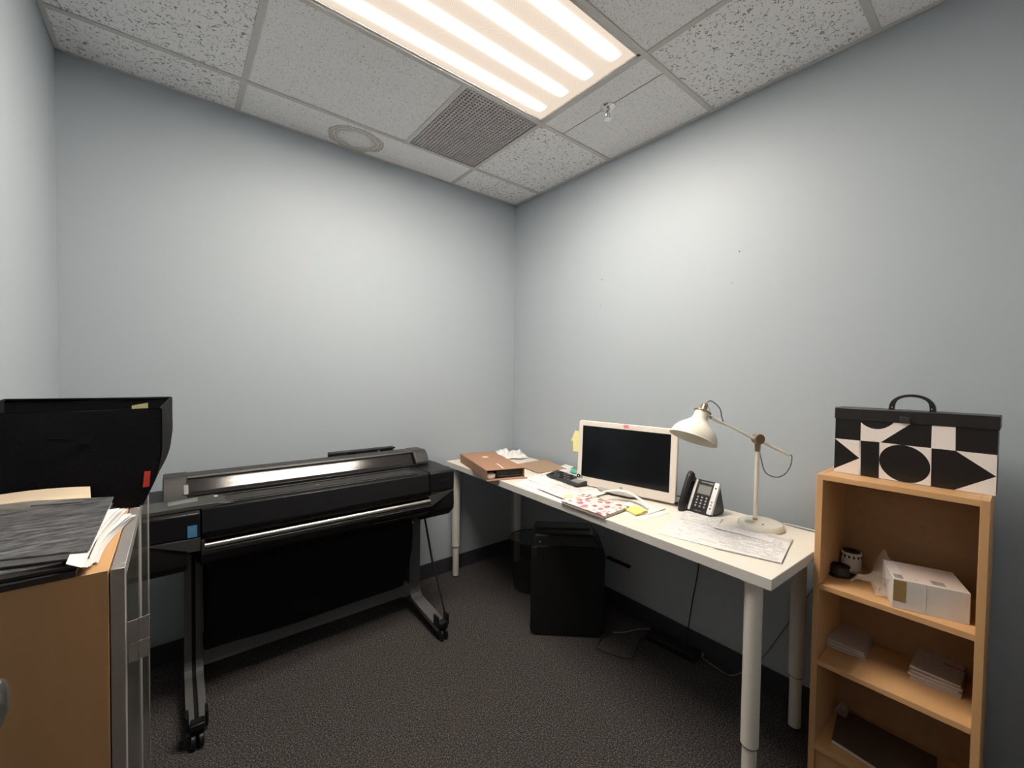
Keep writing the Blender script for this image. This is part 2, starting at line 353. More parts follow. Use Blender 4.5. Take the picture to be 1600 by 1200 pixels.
# ------------------------------------------------------------------ mesh building
class MB:
    def __init__(s, M_=None): s.v = []; s.f = []; s.mi = []; s.M = M_ or Matrix(); s.cur = 0
    def add(s, vs, fs):
        o = len(s.v); s.v += [s.M @ Vector(p) for p in vs]
        s.f += [[i + o for i in f] for f in fs]; s.mi += [s.cur] * len(fs)
    def box(s, x0, x1, y0, y1, z0, z1):
        s.add([(x0, y0, z0), (x1, y0, z0), (x1, y1, z0), (x0, y1, z0), (x0, y0, z1), (x1, y0, z1), (x1, y1, z1), (x0, y1, z1)],
              [(0, 3, 2, 1), (4, 5, 6, 7), (0, 1, 5, 4), (1, 2, 6, 5), (2, 3, 7, 6), (3, 0, 4, 7)]); return s
    def hexa(s, b, t):      # bottom 4 points, top 4 points
        s.add(list(b) + list(t), [(0, 3, 2, 1), (4, 5, 6, 7), (0, 1, 5, 4), (1, 2, 6, 5), (2, 3, 7, 6), (3, 0, 4, 7)]); return s
    def prism(s, prof, axis, lo, hi):
        n = len(prof)
        def p(a, b, c):
            return {'x': (c, a, b), 'y': (a, c, b), 'z': (a, b, c)}[axis]
        s.add([p(a, b, lo) for a, b in prof] + [p(a, b, hi) for a, b in prof],
              [list(range(n))[::-1], list(range(n, 2 * n))] + [(i, (i + 1) % n, (i + 1) % n + n, i + n) for i in range(n)]); return s
    def lathe(s, prof, n=32, cap=True):   # (r, z) about local z
        vs = []; fs = []
        for r, z in prof:
            for k in range(n):
                a = 2 * PI * k / n; vs.append((r * math.cos(a), r * math.sin(a), z))
        for j in range(len(prof) - 1):
            for k in range(n):
                a, b = j * n + k, j * n + (k + 1) % n; fs.append((a, b, b + n, a + n))
        if cap:
            fs.append(list(range(n))[::-1]); fs.append([(len(prof) - 1) * n + k for k in range(n)])
        s.add(vs, fs); return s
    def tube(s, pts, r, n=10, closed=False):
        pts = [Vector(p) for p in pts]; L = len(pts); vs = []; fs = []
        t0 = (pts[1] - pts[0]).normalized(); ref = Vector((0, 0, 1)) if abs(t0.z) < 0.9 else Vector((1, 0, 0))
        u = t0.cross(ref).normalized()
        for i, p in enumerate(pts):
            if closed: t = (pts[(i + 1) % L] - pts[i - 1]).normalized()
            else: t = (pts[min(i + 1, L - 1)] - pts[max(i - 1, 0)]).normalized()
            u = (u - t * u.dot(t)).normalized(); w_ = t.cross(u)
            rr = r[i] if isinstance(r, (list, tuple)) else r
            for k in range(n):
                a = 2 * PI * k / n; vs.append(p + (u * math.cos(a) + w_ * math.sin(a)) * rr)
        m_ = L if closed else L - 1
        for i in range(m_):
            for k in range(n):
                a, b = i * n + k, i * n + (k + 1) % n; c, d = ((i + 1) % L) * n + (k + 1) % n, ((i + 1) % L) * n + k
                fs.append((a, b, c, d))
        if not closed: fs.append(list(range(n))[::-1]); fs.append([(L - 1) * n + k for k in range(n)])
        s.add(vs, fs); return s
    def sheet(s, fn, nu, nv, th=0.0006):
        """fn(u,v)->point; a thin solid sheet"""
        P = [[Vector(fn(i / nu, j / nv)) for j in range(nv + 1)] for i in range(nu + 1)]
        vs = []; idx = {}
        for side in (0, 1):
            for i in range(nu + 1):
                for j in range(nv + 1):
                    a = P[min(i + 1, nu)][j] - P[max(i - 1, 0)][j]; b = P[i][min(j + 1, nv)] - P[i][max(j - 1, 0)]
                    nn = a.cross(b).normalized(); idx[side, i, j] = len(vs); vs.append(P[i][j] + nn * (th if side else 0))
        fs = []
        for i in range(nu):
            for j in range(nv):
                fs.append((idx[1, i, j], idx[1, i + 1, j], idx[1, i + 1, j + 1], idx[1, i, j + 1]))
                fs.append((idx[0, i, j], idx[0, i, j + 1], idx[0, i + 1, j + 1], idx[0, i + 1, j]))
        for i in range(nu):
            for j in (0, nv): fs.append((idx[0, i, j], idx[0, i + 1, j], idx[1, i + 1, j], idx[1, i, j]))
        for j in range(nv):
            for i in (0, nu): fs.append((idx[0, i, j], idx[0, i, j + 1], idx[1, i, j + 1], idx[1, i, j]))
        s.add(vs, fs); return s


def build(name, mb, m, parent=None, bevel=0.0, seg=2, smooth=True, loc=None, rot=None, label=None, cat=None, group=None, kind=None, angle=35, bang=30):
    me = bpy.data.meshes.new(name)
    bm = bmesh.new()
    vs = [bm.verts.new(v) for v in mb.v]
    for f, mi in zip(mb.f, mb.mi):
        try: fc = bm.faces.new([vs[i] for i in f]); fc.material_index = mi
        except ValueError: pass
    bmesh.ops.recalc_face_normals(bm, faces=bm.faces)
    if smooth:
        for f in bm.faces: f.smooth = True
        for e in bm.edges:
            if len(e.link_faces) == 2 and e.calc_face_angle(0) > math.radians(angle): e.smooth = False
    bm.to_mesh(me); bm.free()
    for mm in (m if isinstance(m, (list, tuple)) else [m]): me.materials.append(mm)
    o = bpy.data.objects.new(name, me); COL.objects.link(o)
    if parent: o.parent = parent
    if loc is not None: o.location = loc
    if rot is not None: o.rotation_euler = rot
    if bevel:
        b = o.modifiers.new('bevel', 'BEVEL'); b.width = bevel; b.segments = seg; b.limit_method = 'ANGLE'; b.angle_limit = math.radians(bang); b.harden_normals = False
    props(o, label, cat, group, kind)
    return o
def props(o, label=None, cat=None, group=None, kind=None):
    for k, v in (('label', label), ('category', cat), ('group', group), ('kind', kind)):
        if v: o[k] = v
def thing(name, label, cat, loc=(0, 0, 0), rotz=0.0, group=None, rot=None):
    o = bpy.data.objects.new(name, None); COL.objects.link(o); o.empty_display_size = 0.05
    o.location = loc; o.rotation_euler = rot if rot else (0, 0, rotz)
    props(o, label, cat, group); return o
def struct(name, mb, m, **kw): return build(name, mb, m, kind='structure', **kw)
def text(name, s, size, m, parent, mtx, ext=0.0003, label=None):
    c = bpy.data.curves.new(name, 'FONT'); c.body = s; c.size = size; c.extrude = ext; c.align_x = 'CENTER'; c.align_y = 'CENTER'
    o = bpy.data.objects.new(name, c); COL.objects.link(o)
    bpy.context.view_layer.update()
    dg = bpy.context.evaluated_depsgraph_get()
    me = bpy.data.meshes.new_from_object(o.evaluated_get(dg)); bpy.data.objects.remove(o)
    me.name = name; me.materials.clear(); me.materials.append(m); me.transform(mtx)
    o = bpy.data.objects.new(name, me); COL.objects.link(o); o.parent = parent
    if label: o['label'] = label
    return o
def curve_pts(pts, n=12):
    """smooth path through points"""
    P = [Vector(p) for p in pts]; P = [P[0] * 2 - P[1]] + P + [P[-1] * 2 - P[-2]]; out = []
    for i in range(1, len(P) - 2):
        for k in range(n):
            t = k / n; a, b, c, d = P[i - 1], P[i], P[i + 1], P[i + 2]
            out.append(0.5 * ((2 * b) + (c - a) * t + (2 * a - 5 * b + 4 * c - d) * t * t + (-a + 3 * b - 3 * c + d) * t ** 3))
    out.append(P[-2]); return out


# ------------------------------------------------------------------ room shell
T = 0.1
struct('floor', MB().box(XL - T, T, YF - 1.3, T, -0.1, 0.0), M['carpet'])
struct('wall_back', MB().box(XL - T, T, 0.0, T, 0, H + 0.1), M['wall'])
struct('wall_right', MB().box(0.0, T, YF - T, 0.0, 0, H + 0.1), M['wall'])
struct('wall_left', MB().box(XL - T, XL, YF - T, 0.0, 0, H + 0.1), M['wall'])
wf = MB(); wf.box(XL, -2.26, YF - T, YF, 0, H + 0.1); wf.box(-1.40, 0, YF - T, YF, 0, H + 0.1); wf.box(-2.26, -1.40, YF - T, YF, 2.08, H + 0.1)
struct('wall_front', wf, M['wall'])
BH = 0.10
struct('baseboard_back', MB().box(XL, 0, -0.006, 0.0, 0, BH), M['vinyl'], bevel=0.002)
struct('baseboard_right', MB().box(-0.006, 0, YF, -0.006, 0, BH), M['vinyl'], bevel=0.002)
struct('baseboard_left', MB().box(XL, XL + 0.006, YF, -0.006, 0, BH), M['vinyl'], bevel=0.002)
bf = MB(); bf.box(-1.33, -0.006, YF, YF + 0.006, 0, BH)
struct('baseboard_front', bf, M['vinyl'], bevel=0.002)
# door frame and open door leaf at the photographer's left
tf = MB(); tf.box(-1.40, -1.33, YF - 0.01, YF + 0.012, 0, 2.08); tf.box(-2.33, -2.26, YF - 0.01, YF + 0.012, 0, 2.08); tf.box(-2.33, -1.33, YF - 0.01, YF + 0.012, 2.08, 2.15)
struct('trim_1', tf, M['legmetal'])
dl = struct('door_1', MB().box(-2.262, -2.218, YF + 0.03, -1.795, 0.012, 2.07), M['doorpaint'])
kn = MB(Matrix.Translation((-2.218, -1.86, 1.040)) @ Matrix.Rotation(PI / 2, 4, 'Y'))
kn.lathe([(0.030, 0), (0.030, 0.006), (0.012, 0.009), (0.010, 0.020), (0.016, 0.026), (0.0235, 0.034), (0.0255, 0.042), (0.022, 0.050), (0.012, 0.0535), (0.001, 0.054)], 32)
build('door_handle', kn, M['nickel'], dl)

# ceiling: tiles above the flanges of the tee grid
def tile(mb, x0, x1, y0, y1): mb.box(x0, x1, y0, y1, H + 0.004, H + 0.02)
cl = MB()
def tl(mi, x0, x1, y0, y1):
    cl.cur = mi; tile(cl, min(x0, x1), max(x0, x1), min(y0, y1), max(y0, y1))
g_ = 0.0005
Y = [0.0] + TY + [YF]
for j in range(5):
    y1, y0 = Y[j], Y[j + 1]
    # right column, between the wall and the first tee
    if j == 2:
        tl(0, TX1, -0.413 - 0.0025, y0, y1); tl(0, -0.413 + 0.0025, 0, y0, y1); cl.cur = 3; cl.box(-0.413 - 0.0025, -0.413 + 0.0025, y0, y1, H + 0.0045, H + 0.006)
    else: tl(1 if j in (0, 1, 3) else 0, TX1, 0, y0, y1)
    # middle columns
    if j == 0: tl(2, TX2, TX1, y0, y1)
    elif j == 1: tl(0, TX2, TXV, y0, y1)
    elif j == 2: pass
    else: tl(0, TX2, TX1, y0, y1)
    tl(1, XL, TX2, y0, y1)
# slab above everything (plenum)
cl.cur = 3; cl.box(XL - T, T, YF - T, T, H + 0.13, H + 0.15)
struct('ceiling', cl, [M['fine'], M['coarse'], M['stained'], M['ventdark']], smooth=False)
tb = MB(); hw = 0.012
for x in (TX1, TX2): tb.box(x - hw, x + hw, YF, 0, H, H + 0.0035)
tb.box(TXV - hw, TXV + hw, TY[1], TY[0], H - 0.0004, H + 0.0035)
for y in TY: tb.box(XL, 0, y - hw, y + hw, H - 0.0007, H + 0.0033)
tb.box(XL, XL + 0.018, YF, 0, H - 0.001, H + 0.003); tb.box(-0.018, 0, YF, 0, H - 0.001, H + 0.003)
tb.box(XL, 0, -0.012, 0, H - 0.001, H + 0.003); tb.box(XL, 0, YF, YF + 0.02, H - 0.001, H + 0.003)
struct('trim_2', tb, M['tee'], bevel=0.0008, seg=1)

# ceiling light (2 x 4 ft troffer)
LX, LY = (TX1 + TX2) / 2, (TY[1] + TY[2]) / 2
lt = thing('ceiling_light', 'large lit rectangular fluorescent ceiling light with prismatic lens, four glowing bands', 'ceiling light', (LX, LY, H))
hx, hy = 0.597, 0.292
fr = MB()
for a in ((-hx, hx, -hy, -hy + 0.012), (-hx, hx, hy - 0.012, hy), (-hx, -hx + 0.012, -hy, hy), (hx - 0.012, hx, -hy, hy)): fr.box(*a, 0.001, 0.012)
build('frame', fr, M['tee'], lt)
hb = MB(); hb.box(-hx, hx, -hy, -hy + 0.004, 0.012, 0.11); hb.box(-hx, hx, hy - 0.004, hy, 0.012, 0.11); hb.box(-hx, -hx + 0.004, -hy, hy, 0.012, 0.11); hb.box(hx - 0.004, hx, -hy, hy, 0.012, 0.11); hb.box(-hx, hx, -hy, hy, 0.106, 0.11)
build('housing', hb, M['tee'], lt)
df = MB(); x0 = hx - 0.012; y0 = hy - 0.012
ys = [-y0]
for t in TUBES: ys += [t - 0.036, t + 0.036]
ys.append(y0)
for k in range(len(ys) - 1):
    df.cur = 1 if k % 2 else 0
    df.box(-x0, x0, ys[k], ys[k + 1], 0.006, 0.0075)
build('diffuser', df, [lens_mat('lens_between_tubes', LAMP_PEAK, LAMP_BASE), lens_mat('lens_under_tube', LAMP_PEAK, LAMP_BASE)], lt, smooth=False)

# perforated return air panel
vt = thing('ceiling_vent', 'square grey perforated metal return air panel beside the ceiling light', 'vent', ((TXV + TX1) / 2, (TY[0] + TY[1]) / 2, H))
vx = (TX1 - TXV) / 2 - 0.008; vy = (TY[0] - TY[1]) / 2 - 0.008
nx, ny = 24, 32
pm = MB(); cx_, cy_ = 2 * vx / nx, 2 * vy / ny
for i in range(nx):
    for j in range(ny):
        ax, ay = -vx + i * cx_, -vy + j * cy_; hxw, hyw = cx_ * 0.25, cy_ * 0.25
        o = [(ax, ay), (ax + cx_, ay), (ax + cx_, ay + cy_), (ax, ay + cy_)]
        mx_, my_ = ax + cx_ / 2, ay + cy_ / 2
        inn = [(mx_ - hxw, my_ - hyw), (mx_ + hxw, my_ - hyw), (mx_ + hxw, my_ + hyw), (mx_ - hxw, my_ + hyw)]
        vs = [(p[0], p[1], 0.004) for p in o] + [(p[0], p[1], 0.004) for p in inn] + [(p[0], p[1], 0.009) for p in inn]
        pm.add(vs, [(k, 4 + k, 4 + (k + 1) % 4, (k + 1) % 4) for k in range(4)] + [(4 + k, 8 + k, 8 + (k + 1) % 4, 4 + (k + 1) % 4) for k in range(4)])
build('perforated_face', pm, M['ventm'], vt, smooth=False)
build('backing', MB().box(-vx, vx, -vy, vy, 0.03, 0.032), M['ventdark'], vt)

# sprinkler
sp = thing('fire_sprinkler', 'small chrome fire sprinkler head hanging from the ceiling tile seam', 'sprinkler', (-0.413, -1.198, H + 0.004))
build('escutcheon', MB().lathe([(0.037, 0), (0.036, -0.005), (0.028, -0.011), (0.017, -0.014), (0.012, -0.014)], 32), M['chrome'], sp)
sb = MB().lathe([(0.012, -0.012), (0.012, -0.022), (0.009, -0.026), (0.006, -0.030), (0.006, -0.034)], 16)
sb.tube([(0.010, 0, -0.024), (0.014, 0, -0.036), (0.010, 0, -0.050), (0.003, 0, -0.058)], 0.0028, 8); sb.tube([(-0.010, 0, -0.024), (-0.014, 0, -0.036), (-0.010, 0, -0.050), (-0.003, 0, -0.058)], 0.0028, 8)
sb.tube([(0, 0, -0.034), (0, 0, -0.058)], 0.0022, 8)
build('frame', sb, M['chrome'], sp)
dfl = MB()
dfl.lathe([(0.004, -0.057), (0.017, -0.059), (0.017, -0.061), (0.004, -0.062)], 16)
build('deflector', dfl, M['chrome'], sp)

# nails and little holes left in the right wall
for k, (yy, zz, r_, lab) in enumerate(((-0.847, 1.959, 0.0030, 'tiny nail in the right wall nearest the room corner, upper one'), (-1.644, 1.956, 0.0036, 'tiny nail high in the right wall above the white lamp'),
                                       (-1.614, 1.817, 0.0018, 'faint nail head just below the nail above the white lamp'), (-0.841, 1.80, 0.0016, 'faint nail head just below the nail nearest the room corner'))):
    n_ = MB(Matrix.Translation((0, yy, zz)) @ Matrix.Rotation(-PI / 2, 4, 'Y')); n_.lathe([(0.0012, 0), (0.0012, 0.004), (r_, 0.0045), (r_, 0.006), (r_ * 0.4, 0.0066)], 10)
    build('nail', n_, M['legmetal'], label=lab, cat='nail', group='nails left in the right wall')

# ------------------------------------------------------------------ desk
DZ = 0.78
FLc, FRc = Vector((-0.594, -0.023, 0)), Vector((-0.660, -2.037, 0))
dy = (FRc - FLc).normalized()              # along the desk, from the room corner toward the bookcase
dx = Vector((-dy.y, dy.x, 0))              # across the desk, toward the wall
if dx.x < 0: dx = -dx
DR = math.atan2(dy.y, dy.x)                # local x runs along the desk
desk = thing('desk', 'long white desk with round adjustable legs along the right wall', 'desk', (FLc.x, FLc.y, 0), DR)
Ldesk = (FRc - FLc).length; Wd = 0.553
top = MB(); top.box(0, Ldesk, 0, Wd, DZ - 0.034, DZ)
build('tabletop', top, M['desk'], desk, bevel=0.0012)
eb = MB(); eb.box(0.0, Ldesk, -0.0008, 0.0, DZ - 0.0335, DZ - 0.0007); eb.box(Ldesk, Ldesk + 0.0008, 0, Wd, DZ - 0.0335, DZ - 0.0007)
build('edge_band', eb, M['deskedge'], desk)
def desk_leg(x, y, zs):
    l = MB(Matrix.Translation((x, y, 0))); l.lathe([(0.021, 0.008), (0.021, zs + 0.01)], 28)
    o = build('leg', l, M['legwhite'], desk)
    u_ = MB(Matrix.Translation((x, y, 0))); u_.lathe([(0.0235, zs), (0.0258, zs + 0.003), (0.0258, DZ - 0.040)], 28); u_.lathe([(0.045, DZ - 0.038), (0.045, DZ - 0.0345)], 28)
    build('upper_tube', u_, M['legwhite'], o)
    c_ = MB(Matrix.Translation((x, y, 0))); c_.lathe([(0.020, 0.0), (0.022, 0.003), (0.022, 0.010)], 20); build('foot', c_, M['greyp'], o)
    c_ = MB(Matrix.Translation((x, y, 0))); c_.lathe([(0.0242, zs - 0.002), (0.0242, zs)], 24); build('ring', c_, M['greyp'], o)
def dl_(x, y):      # world to desk frame
    p = Vector((x, y, 0)) - FLc; return (p.dot(dy), p.dot(dx))
for (x, y), zs in ((dl_(-0.552, -0.088), 0.205), (dl_(-0.612, -1.972), 0.21), (dl_(-0.085, -0.175), 0.21), (dl_(-0.135, -1.955), 0.21)):
    desk_leg(x, y, zs)

# helper: a thing lying on a plane, with local x from a to b
def frame2(a, b):
    d = Vector(b) - Vector(a); return math.atan2(d.y, d.x)
def sheet_thing(name, label, cat, corners, m, z, th=0.0006, n=1, curl=0.0, group=None, nu=8, nv=8, parts=None, curl_pow=3):
    """corners: 4 points in order (x right, y up); local frame centred; built as bilinear patch"""
    c = [Vector((p[0], p[1], 0)) for p in corners]; cen = sum(c, Vector()) / 4
    a = ((c[1] - c[0]) + (c[2] - c[3])).normalized(); ang = math.atan2(a.y, a.x); R_ = Matrix.Rotation(-ang, 3, 'Z')
    lc = [R_ @ (p - cen) for p in c]
    def fn(u, v):
        p = (lc[0] * (1 - u) + lc[1] * u) * (1 - v) + (lc[3] * (1 - u) + lc[2] * u) * v
        zz = curl * (abs(2 * u - 1) ** curl_pow) * (v) if curl else 0
        return (p.x, p.y, zz + 0.0006 * math.sin(u * 5 + v * 3 + z * 900))
    mb = MB(); mb.sheet(fn, nu, nv, th)
    return build(name, mb, m, loc=(cen.x, cen.y, z), rot=(0, 0, ang), label=label, cat=cat, group=group)
def dq(*pix, z=DZ): return [at(u, v, z=z) for u, v in pix]

# --- cardboard box with a router and a round white puck inside (open toward the room)
bl = at(760.5, 751.5, z=DZ); br = at(821, 748.5, z=DZ); tl_ = at(719, 722, z=DZ)
dirb = (tl_ - bl).normalized(); dirf = Vector((dirb.y, -dirb.x, 0)); wbox = 0.232
lbox = (tl_ - bl).length; hbox = 0.058
box = thing('cardboard_box', 'flat brown cardboard box open at one end with black router inside', 'box', (bl.x, bl.y, DZ), math.atan2(dirf.y, dirf.x))
b_ = MB(); t_ = 0.003
b_.box(0, wbox, 0, lbox, 0, t_); b_.box(0, wbox, 0.0, lbox, hbox - t_, hbox); b_.box(0, t_, 0, lbox, t_, hbox - t_); b_.box(wbox - t_, wbox, 0, lbox, t_, hbox - t_); b_.box(t_, wbox - t_, lbox - t_, lbox, t_, hbox - t_)
build('carton', b_, M['kraft'], box, bevel=0.0015)
fl_ = MB(); fl_.hexa([(0.0, 0.002, 0.0008), (wbox, 0.002, 0.0008), (wbox + 0.008, -0.024, 0.0008), (-0.004, -0.014, 0.0008)], [(0.0, 0.002, 0.003), (wbox, 0.002, 0.003), (wbox + 0.008, -0.024, 0.003), (-0.004, -0.014, 0.003)])
build('flap', fl_, M['kraft'], box)
tp = MB(); tp.sheet(lambda u, v: (0.10 + 0.035 * u, 0.335 + 0.045 * v, hbox + 0.0006), 2, 2, 0.0004); build('label_patch', tp, M['cream'], box)
tp = MB(); tp.sheet(lambda u, v: (0.10 + 0.030 * v + 0.008 * u - 0.02 * v * v, 0.02 + 0.13 * v, hbox + 0.0006), 2, 8, 0.0004); build('torn_tape', tp, M['paper'], box, label='thin torn white strip of tape')
rt = thing('router', 'black router with a row of small ports inside the open brown box', 'router', tuple(bl + dirf * 0.115 + dirb * 0.02 + Vector((0, 0, DZ * 0 + t_))), math.atan2(dirf.y, dirf.x))
rb = MB(); rb.box(-0.052, 0.112, 0, 0.16, 0.0, 0.046); build('casing', rb, M['blackp'], rt, bevel=0.003)
for k in range(6):
    p_ = MB(); x_ = -0.022 + 0.021 * k; p_.box(x_, x_ + 0.013, -0.0012, 0.002, 0.020, 0.032); build('port', p_, M['greyp'], rt)
rl = MB(); rl.box(-0.03, 0.105, -0.001, 0.002, 0.011, 0.0125); build('trim_line', rl, M['keyc'], rt)
pk = MB(Matrix.Scale(1.35, 4, (1, 0, 0))); pk.lathe([(0.016, 0.0), (0.021, 0.006), (0.022, 0.018), (0.020, 0.028), (0.012, 0.034), (0.001, 0.035)], 28)
build('computer_mouse', pk, M['monwhite'], loc=tuple(bl + dirf * 0.033 + dirb * 0.032 + Vector((0, 0, t_))), rot=(0, 0, math.atan2(dirf.y, dirf.x)), label='small pale oval mouse lying in the mouth of the brown box', cat='mouse')

# --- crumpled white wrap behind the box
cw = MB(); rnd = random.Random(3)
def crumple(cx, cy, w_, d_, h_, seed, n=18):
    r = random.Random(seed); ks = [(r.uniform(4, 11), r.uniform(4, 11), r.uniform(0, 6), r.uniform(.3, 1)) for _ in range(5)]
    def fn(u, v):
        e = min(u, 1 - u, v, 1 - v) * 4; e = min(e, 1)
        s_ = 1.5 * abs(mnoise.noise(Vector((u * 2.7, v * 2.7, seed)))) + 0.9 * abs(mnoise.noise(Vector((u * 6.5, v * 6.5, seed + 4.0)))) + 0.25
        wob = 0.03 * math.sin(9 * v + seed) ; wob2 = 0.03 * math.sin(8 * u + seed * 2)
        return ((u - .5) * w_ * (1 + wob * 3) + cx, (v - .5) * d_ * (1 + wob2 * 3) + cy, 0.002 + h_ * s_ * (0.25 + 0.75 * e))
    return fn
cw.sheet(crumple(0, 0, 0.24, 0.19, 0.045, 5), 22, 18, 0.0006)
pc = at(815, 715, z=DZ)
build('plastic_wrap', cw, M['tissue'], loc=(-0.135, -0.155, DZ + 0.001), rot=(0, 0, 1.2), label='crumpled white plastic wrap in the desk corner behind the brown box', cat='wrap', angle=20)

# --- brown envelope and the pale cards at its end
env = dq((842, 741), (885, 734), (852, 719), (806, 727))
sheet_thing('brown_envelope', 'flat brown envelope lying on white desk right of the box', 'envelope', env, M['kraft2'], DZ + 0.004, th=0.003)
sheet_thing('white_card', 'narrow white card sticking out from under the brown envelope', 'card', dq((843, 744), (866, 738), (858, 734), (838, 740)), M['paper'], DZ + 0.0005, th=0.0016)
sheet_thing('folded_paper', 'long white folded paper between brown envelope and computer', 'paper', dq((850, 746), (897, 730), (884, 726), (858, 736)), M['paper'], DZ + 0.0022, th=0.0012)

# --- loose papers in front of the computer
grp = 'loose papers in front of the computer'
sheet_thing('paper_sheet', 'white printed letter lowest of the papers left of the monitor, beside the brown box', 'paper', dq((803, 757), (878, 785), (918, 766), (838, 742)), M['form3'], DZ + 0.0005, th=0.0012, group=grp)
sheet_thing('paper_sheet', 'white letter near the desk edge reaching the floral notebook', 'paper', dq((818, 757), (890, 789), (938, 772), (852, 746)), M['form3'], DZ + 0.0026, th=0.0006, group=grp)
sheet_thing('paper_sheet', 'printed flyer with a reddish picture under the grey calculator', 'paper', dq((826, 751), (905, 783), (948, 762), (870, 738)), M['form4'], DZ + 0.0050, th=0.0006, group=grp)
sheet_thing('paper_sheet', 'long white sheet reaching under the left side of the monitor', 'paper', dq((858, 756), (925, 779), (975, 766), (890, 744)), M['form'], DZ + 0.0078, th=0.0006, group=grp)
sheet_thing('paper_sheet', 'white page behind the grey calculator near the green tab', 'paper', dq((863, 744), (902, 758), (918, 746), (878, 733)), M['form2'], DZ + 0.0058, th=0.0006, group=grp)
sheet_thing('paper_form', 'grey edged white form with a pale yellow corner beside the floral notebook', 'paper', dq((838, 766), (885, 784), (914, 776), (866, 760)), M['form2'], DZ + 0.0105, th=0.0008)
sheet_thing('sticky_tab', 'pale yellow tab on the corner of the grey edged form', 'sticky note', dq((878, 779), (886, 782), (896, 779), (888, 776)), M['yellow2'], DZ + 0.0125, th=0.0005)
sheet_thing('sticky_tab', 'green tab sticking out of papers left of the monitor', 'sticky note', dq((890, 741), (899, 744), (903, 738), (894, 735)), M['teal'], DZ + 0.0165, th=0.0006)

# --- grey calculator
c0, c1 = at(853, 746.5, z=DZ), at(901, 765, z=DZ); ang = frame2(c0, c1); L_ = (c1 - c0).length
cal = thing('calculator', 'dark grey desktop calculator lying on papers left of the monitor', 'calculator', (c0.x, c0.y, DZ + 0.0125), ang)
k_ = MB(); k_.prism([(0, 0), (0.0, 0.010), (0.085, 0.026), (0.085, 0)], 'x', 0.0, L_); build('body', k_, M['greyp'], cal, bevel=0.003)
tilt_ = Matrix.Rotation(math.atan2(0.016, 0.085), 4, 'X')
k2 = MB(Matrix.Translation((0, 0, 0.010)) @ tilt_); k2.box(L_ * 0.72, L_ * 0.96, 0.02, 0.07, 0.0003, 0.0012); build('display', k2, M['lcd'], cal)
for i in range(6):
    for j in range(3):
        kk = MB(Matrix.Translation((0, 0, 0.010)) @ tilt_); kk.box(0.02 + i * 0.030, 0.041 + i * 0.030, 0.012 + j * 0.024, 0.029 + j * 0.024, 0.0, 0.003)
        build('key', kk, M['panelgrey'] if (i + j) % 3 else M['blackm'], cal, bevel=0.001)

# --- all in one computer
mw, mh, yaw, tlt = 0.525, 0.341, 0.175, 0.047
W_ = Vector((math.sin(yaw), -math.cos(yaw), 0)); NN = Vector((-math.cos(yaw), -math.sin(yaw), 0))
V_ = Vector((0, 0, math.cos(tlt))) - NN * math.sin(tlt); NN2 = W_.cross(V_).normalized()
if NN2.dot(NN) < 0: NN2 = -NN2
mc = Vector((-0.30, -1.240, 0.793))
MM = Matrix(((W_.x, V_.x, NN2.x, 0), (W_.y, V_.y, NN2.y, 0), (W_.z, V_.z, NN2.z, 0), (0, 0, 0, 1)))
mon = thing('desktop_computer', 'white all-in-one desktop computer with black screen on the desk', 'computer', (mc.x, mc.y, DZ))
ML = Matrix.Translation((0, 0, mc.z - DZ)) @ MM     # local: x right, y up, z toward viewer
def rrect(x0, x1, y0, y1, r, n=6):
    o = []
    for cx, cy, a0 in ((x1 - r, y1 - r, 0), (x0 + r, y1 - r, 90), (x0 + r, y0 + r, 180), (x1 - r, y0 + r, 270)):
        for k in range(n + 1):
            a = math.radians(a0 + 90 * k / n); o.append((cx + r * math.cos(a), cy + r * math.sin(a)))
    return o
hs = MB(ML); hs.prism(rrect(-mw / 2, mw / 2, 0, mh, 0.013), 'z', -0.022, 0.0); build('housing', hs, M['monwhite'], mon, bevel=0.003)
bk = MB(ML); bk.hexa([(-mw * .36, 0.04, -0.06), (mw * .36, 0.04, -0.06), (mw * .36, mh * .8, -0.045), (-mw * .36, mh * .8, -0.045)], [(-mw * .46, 0.015, -0.022), (mw * .46, 0.015, -0.022), (mw * .46, mh * .95, -0.022), (-mw * .46, mh * .95, -0.022)]); build('back_cover', bk, M['monwhite'], mon, bevel=0.004)
sc = MB(ML); sx0, sx1, sy0, sy1 = -mw * .5 + 0.0255, mw * .5 - 0.030, mh * .135, mh * .925
sc.box(sx0, sx1, sy0, sy1, -0.001, 0.0006); build('screen', sc, M['screen_off'], mon)
lg = MB(ML @ Matrix.Translation((-0.005, mh * .065, 0.0)) ); lg.tube([(0.0055 * math.cos(a * PI / 12), 0.0055 * math.sin(a * PI / 12), 0.0005) for a in range(24)], 0.0007, 6, closed=True)
lgo = build('logo_ring', lg, M['greyp'], mon)
text('logo_letters', 'hp', 0.007, M['greyp'], lgo, ML @ Matrix.Translation((-0.005, mh * .065, 0.0005)))
ft = MB(ML); ft.box(-0.105, 0.055, -0.006, 0.004, -0.07, 0.03)
ftw = MB(); fc = Vector((0, 0, 0))
ftw.prism([(p.x, p.y) for p in [(W_ * a + NN * b) for a, b in ((-0.10, 0.045), (0.06, 0.045), (0.085, 0.02), (0.10, -0.16), (-0.14, -0.16), (-0.125, 0.02))]], 'z', 0.012, 0.018)
build('stand_foot', ftw, M['greyfoot'], mon, bevel=0.002)
nk = MB(ML); nk.hexa([(-0.05, -0.004, -0.075), (0.05, -0.004, -0.075), (0.05, -0.004, -0.060), (-0.05, -0.004, -0.060)], [(-0.05, 0.12, -0.058), (0.05, 0.12, -0.058), (0.05, 0.12, -0.04), (-0.05, 0.12, -0.04)]); build('stand_neck', nk, M['greyfoot'], mon)
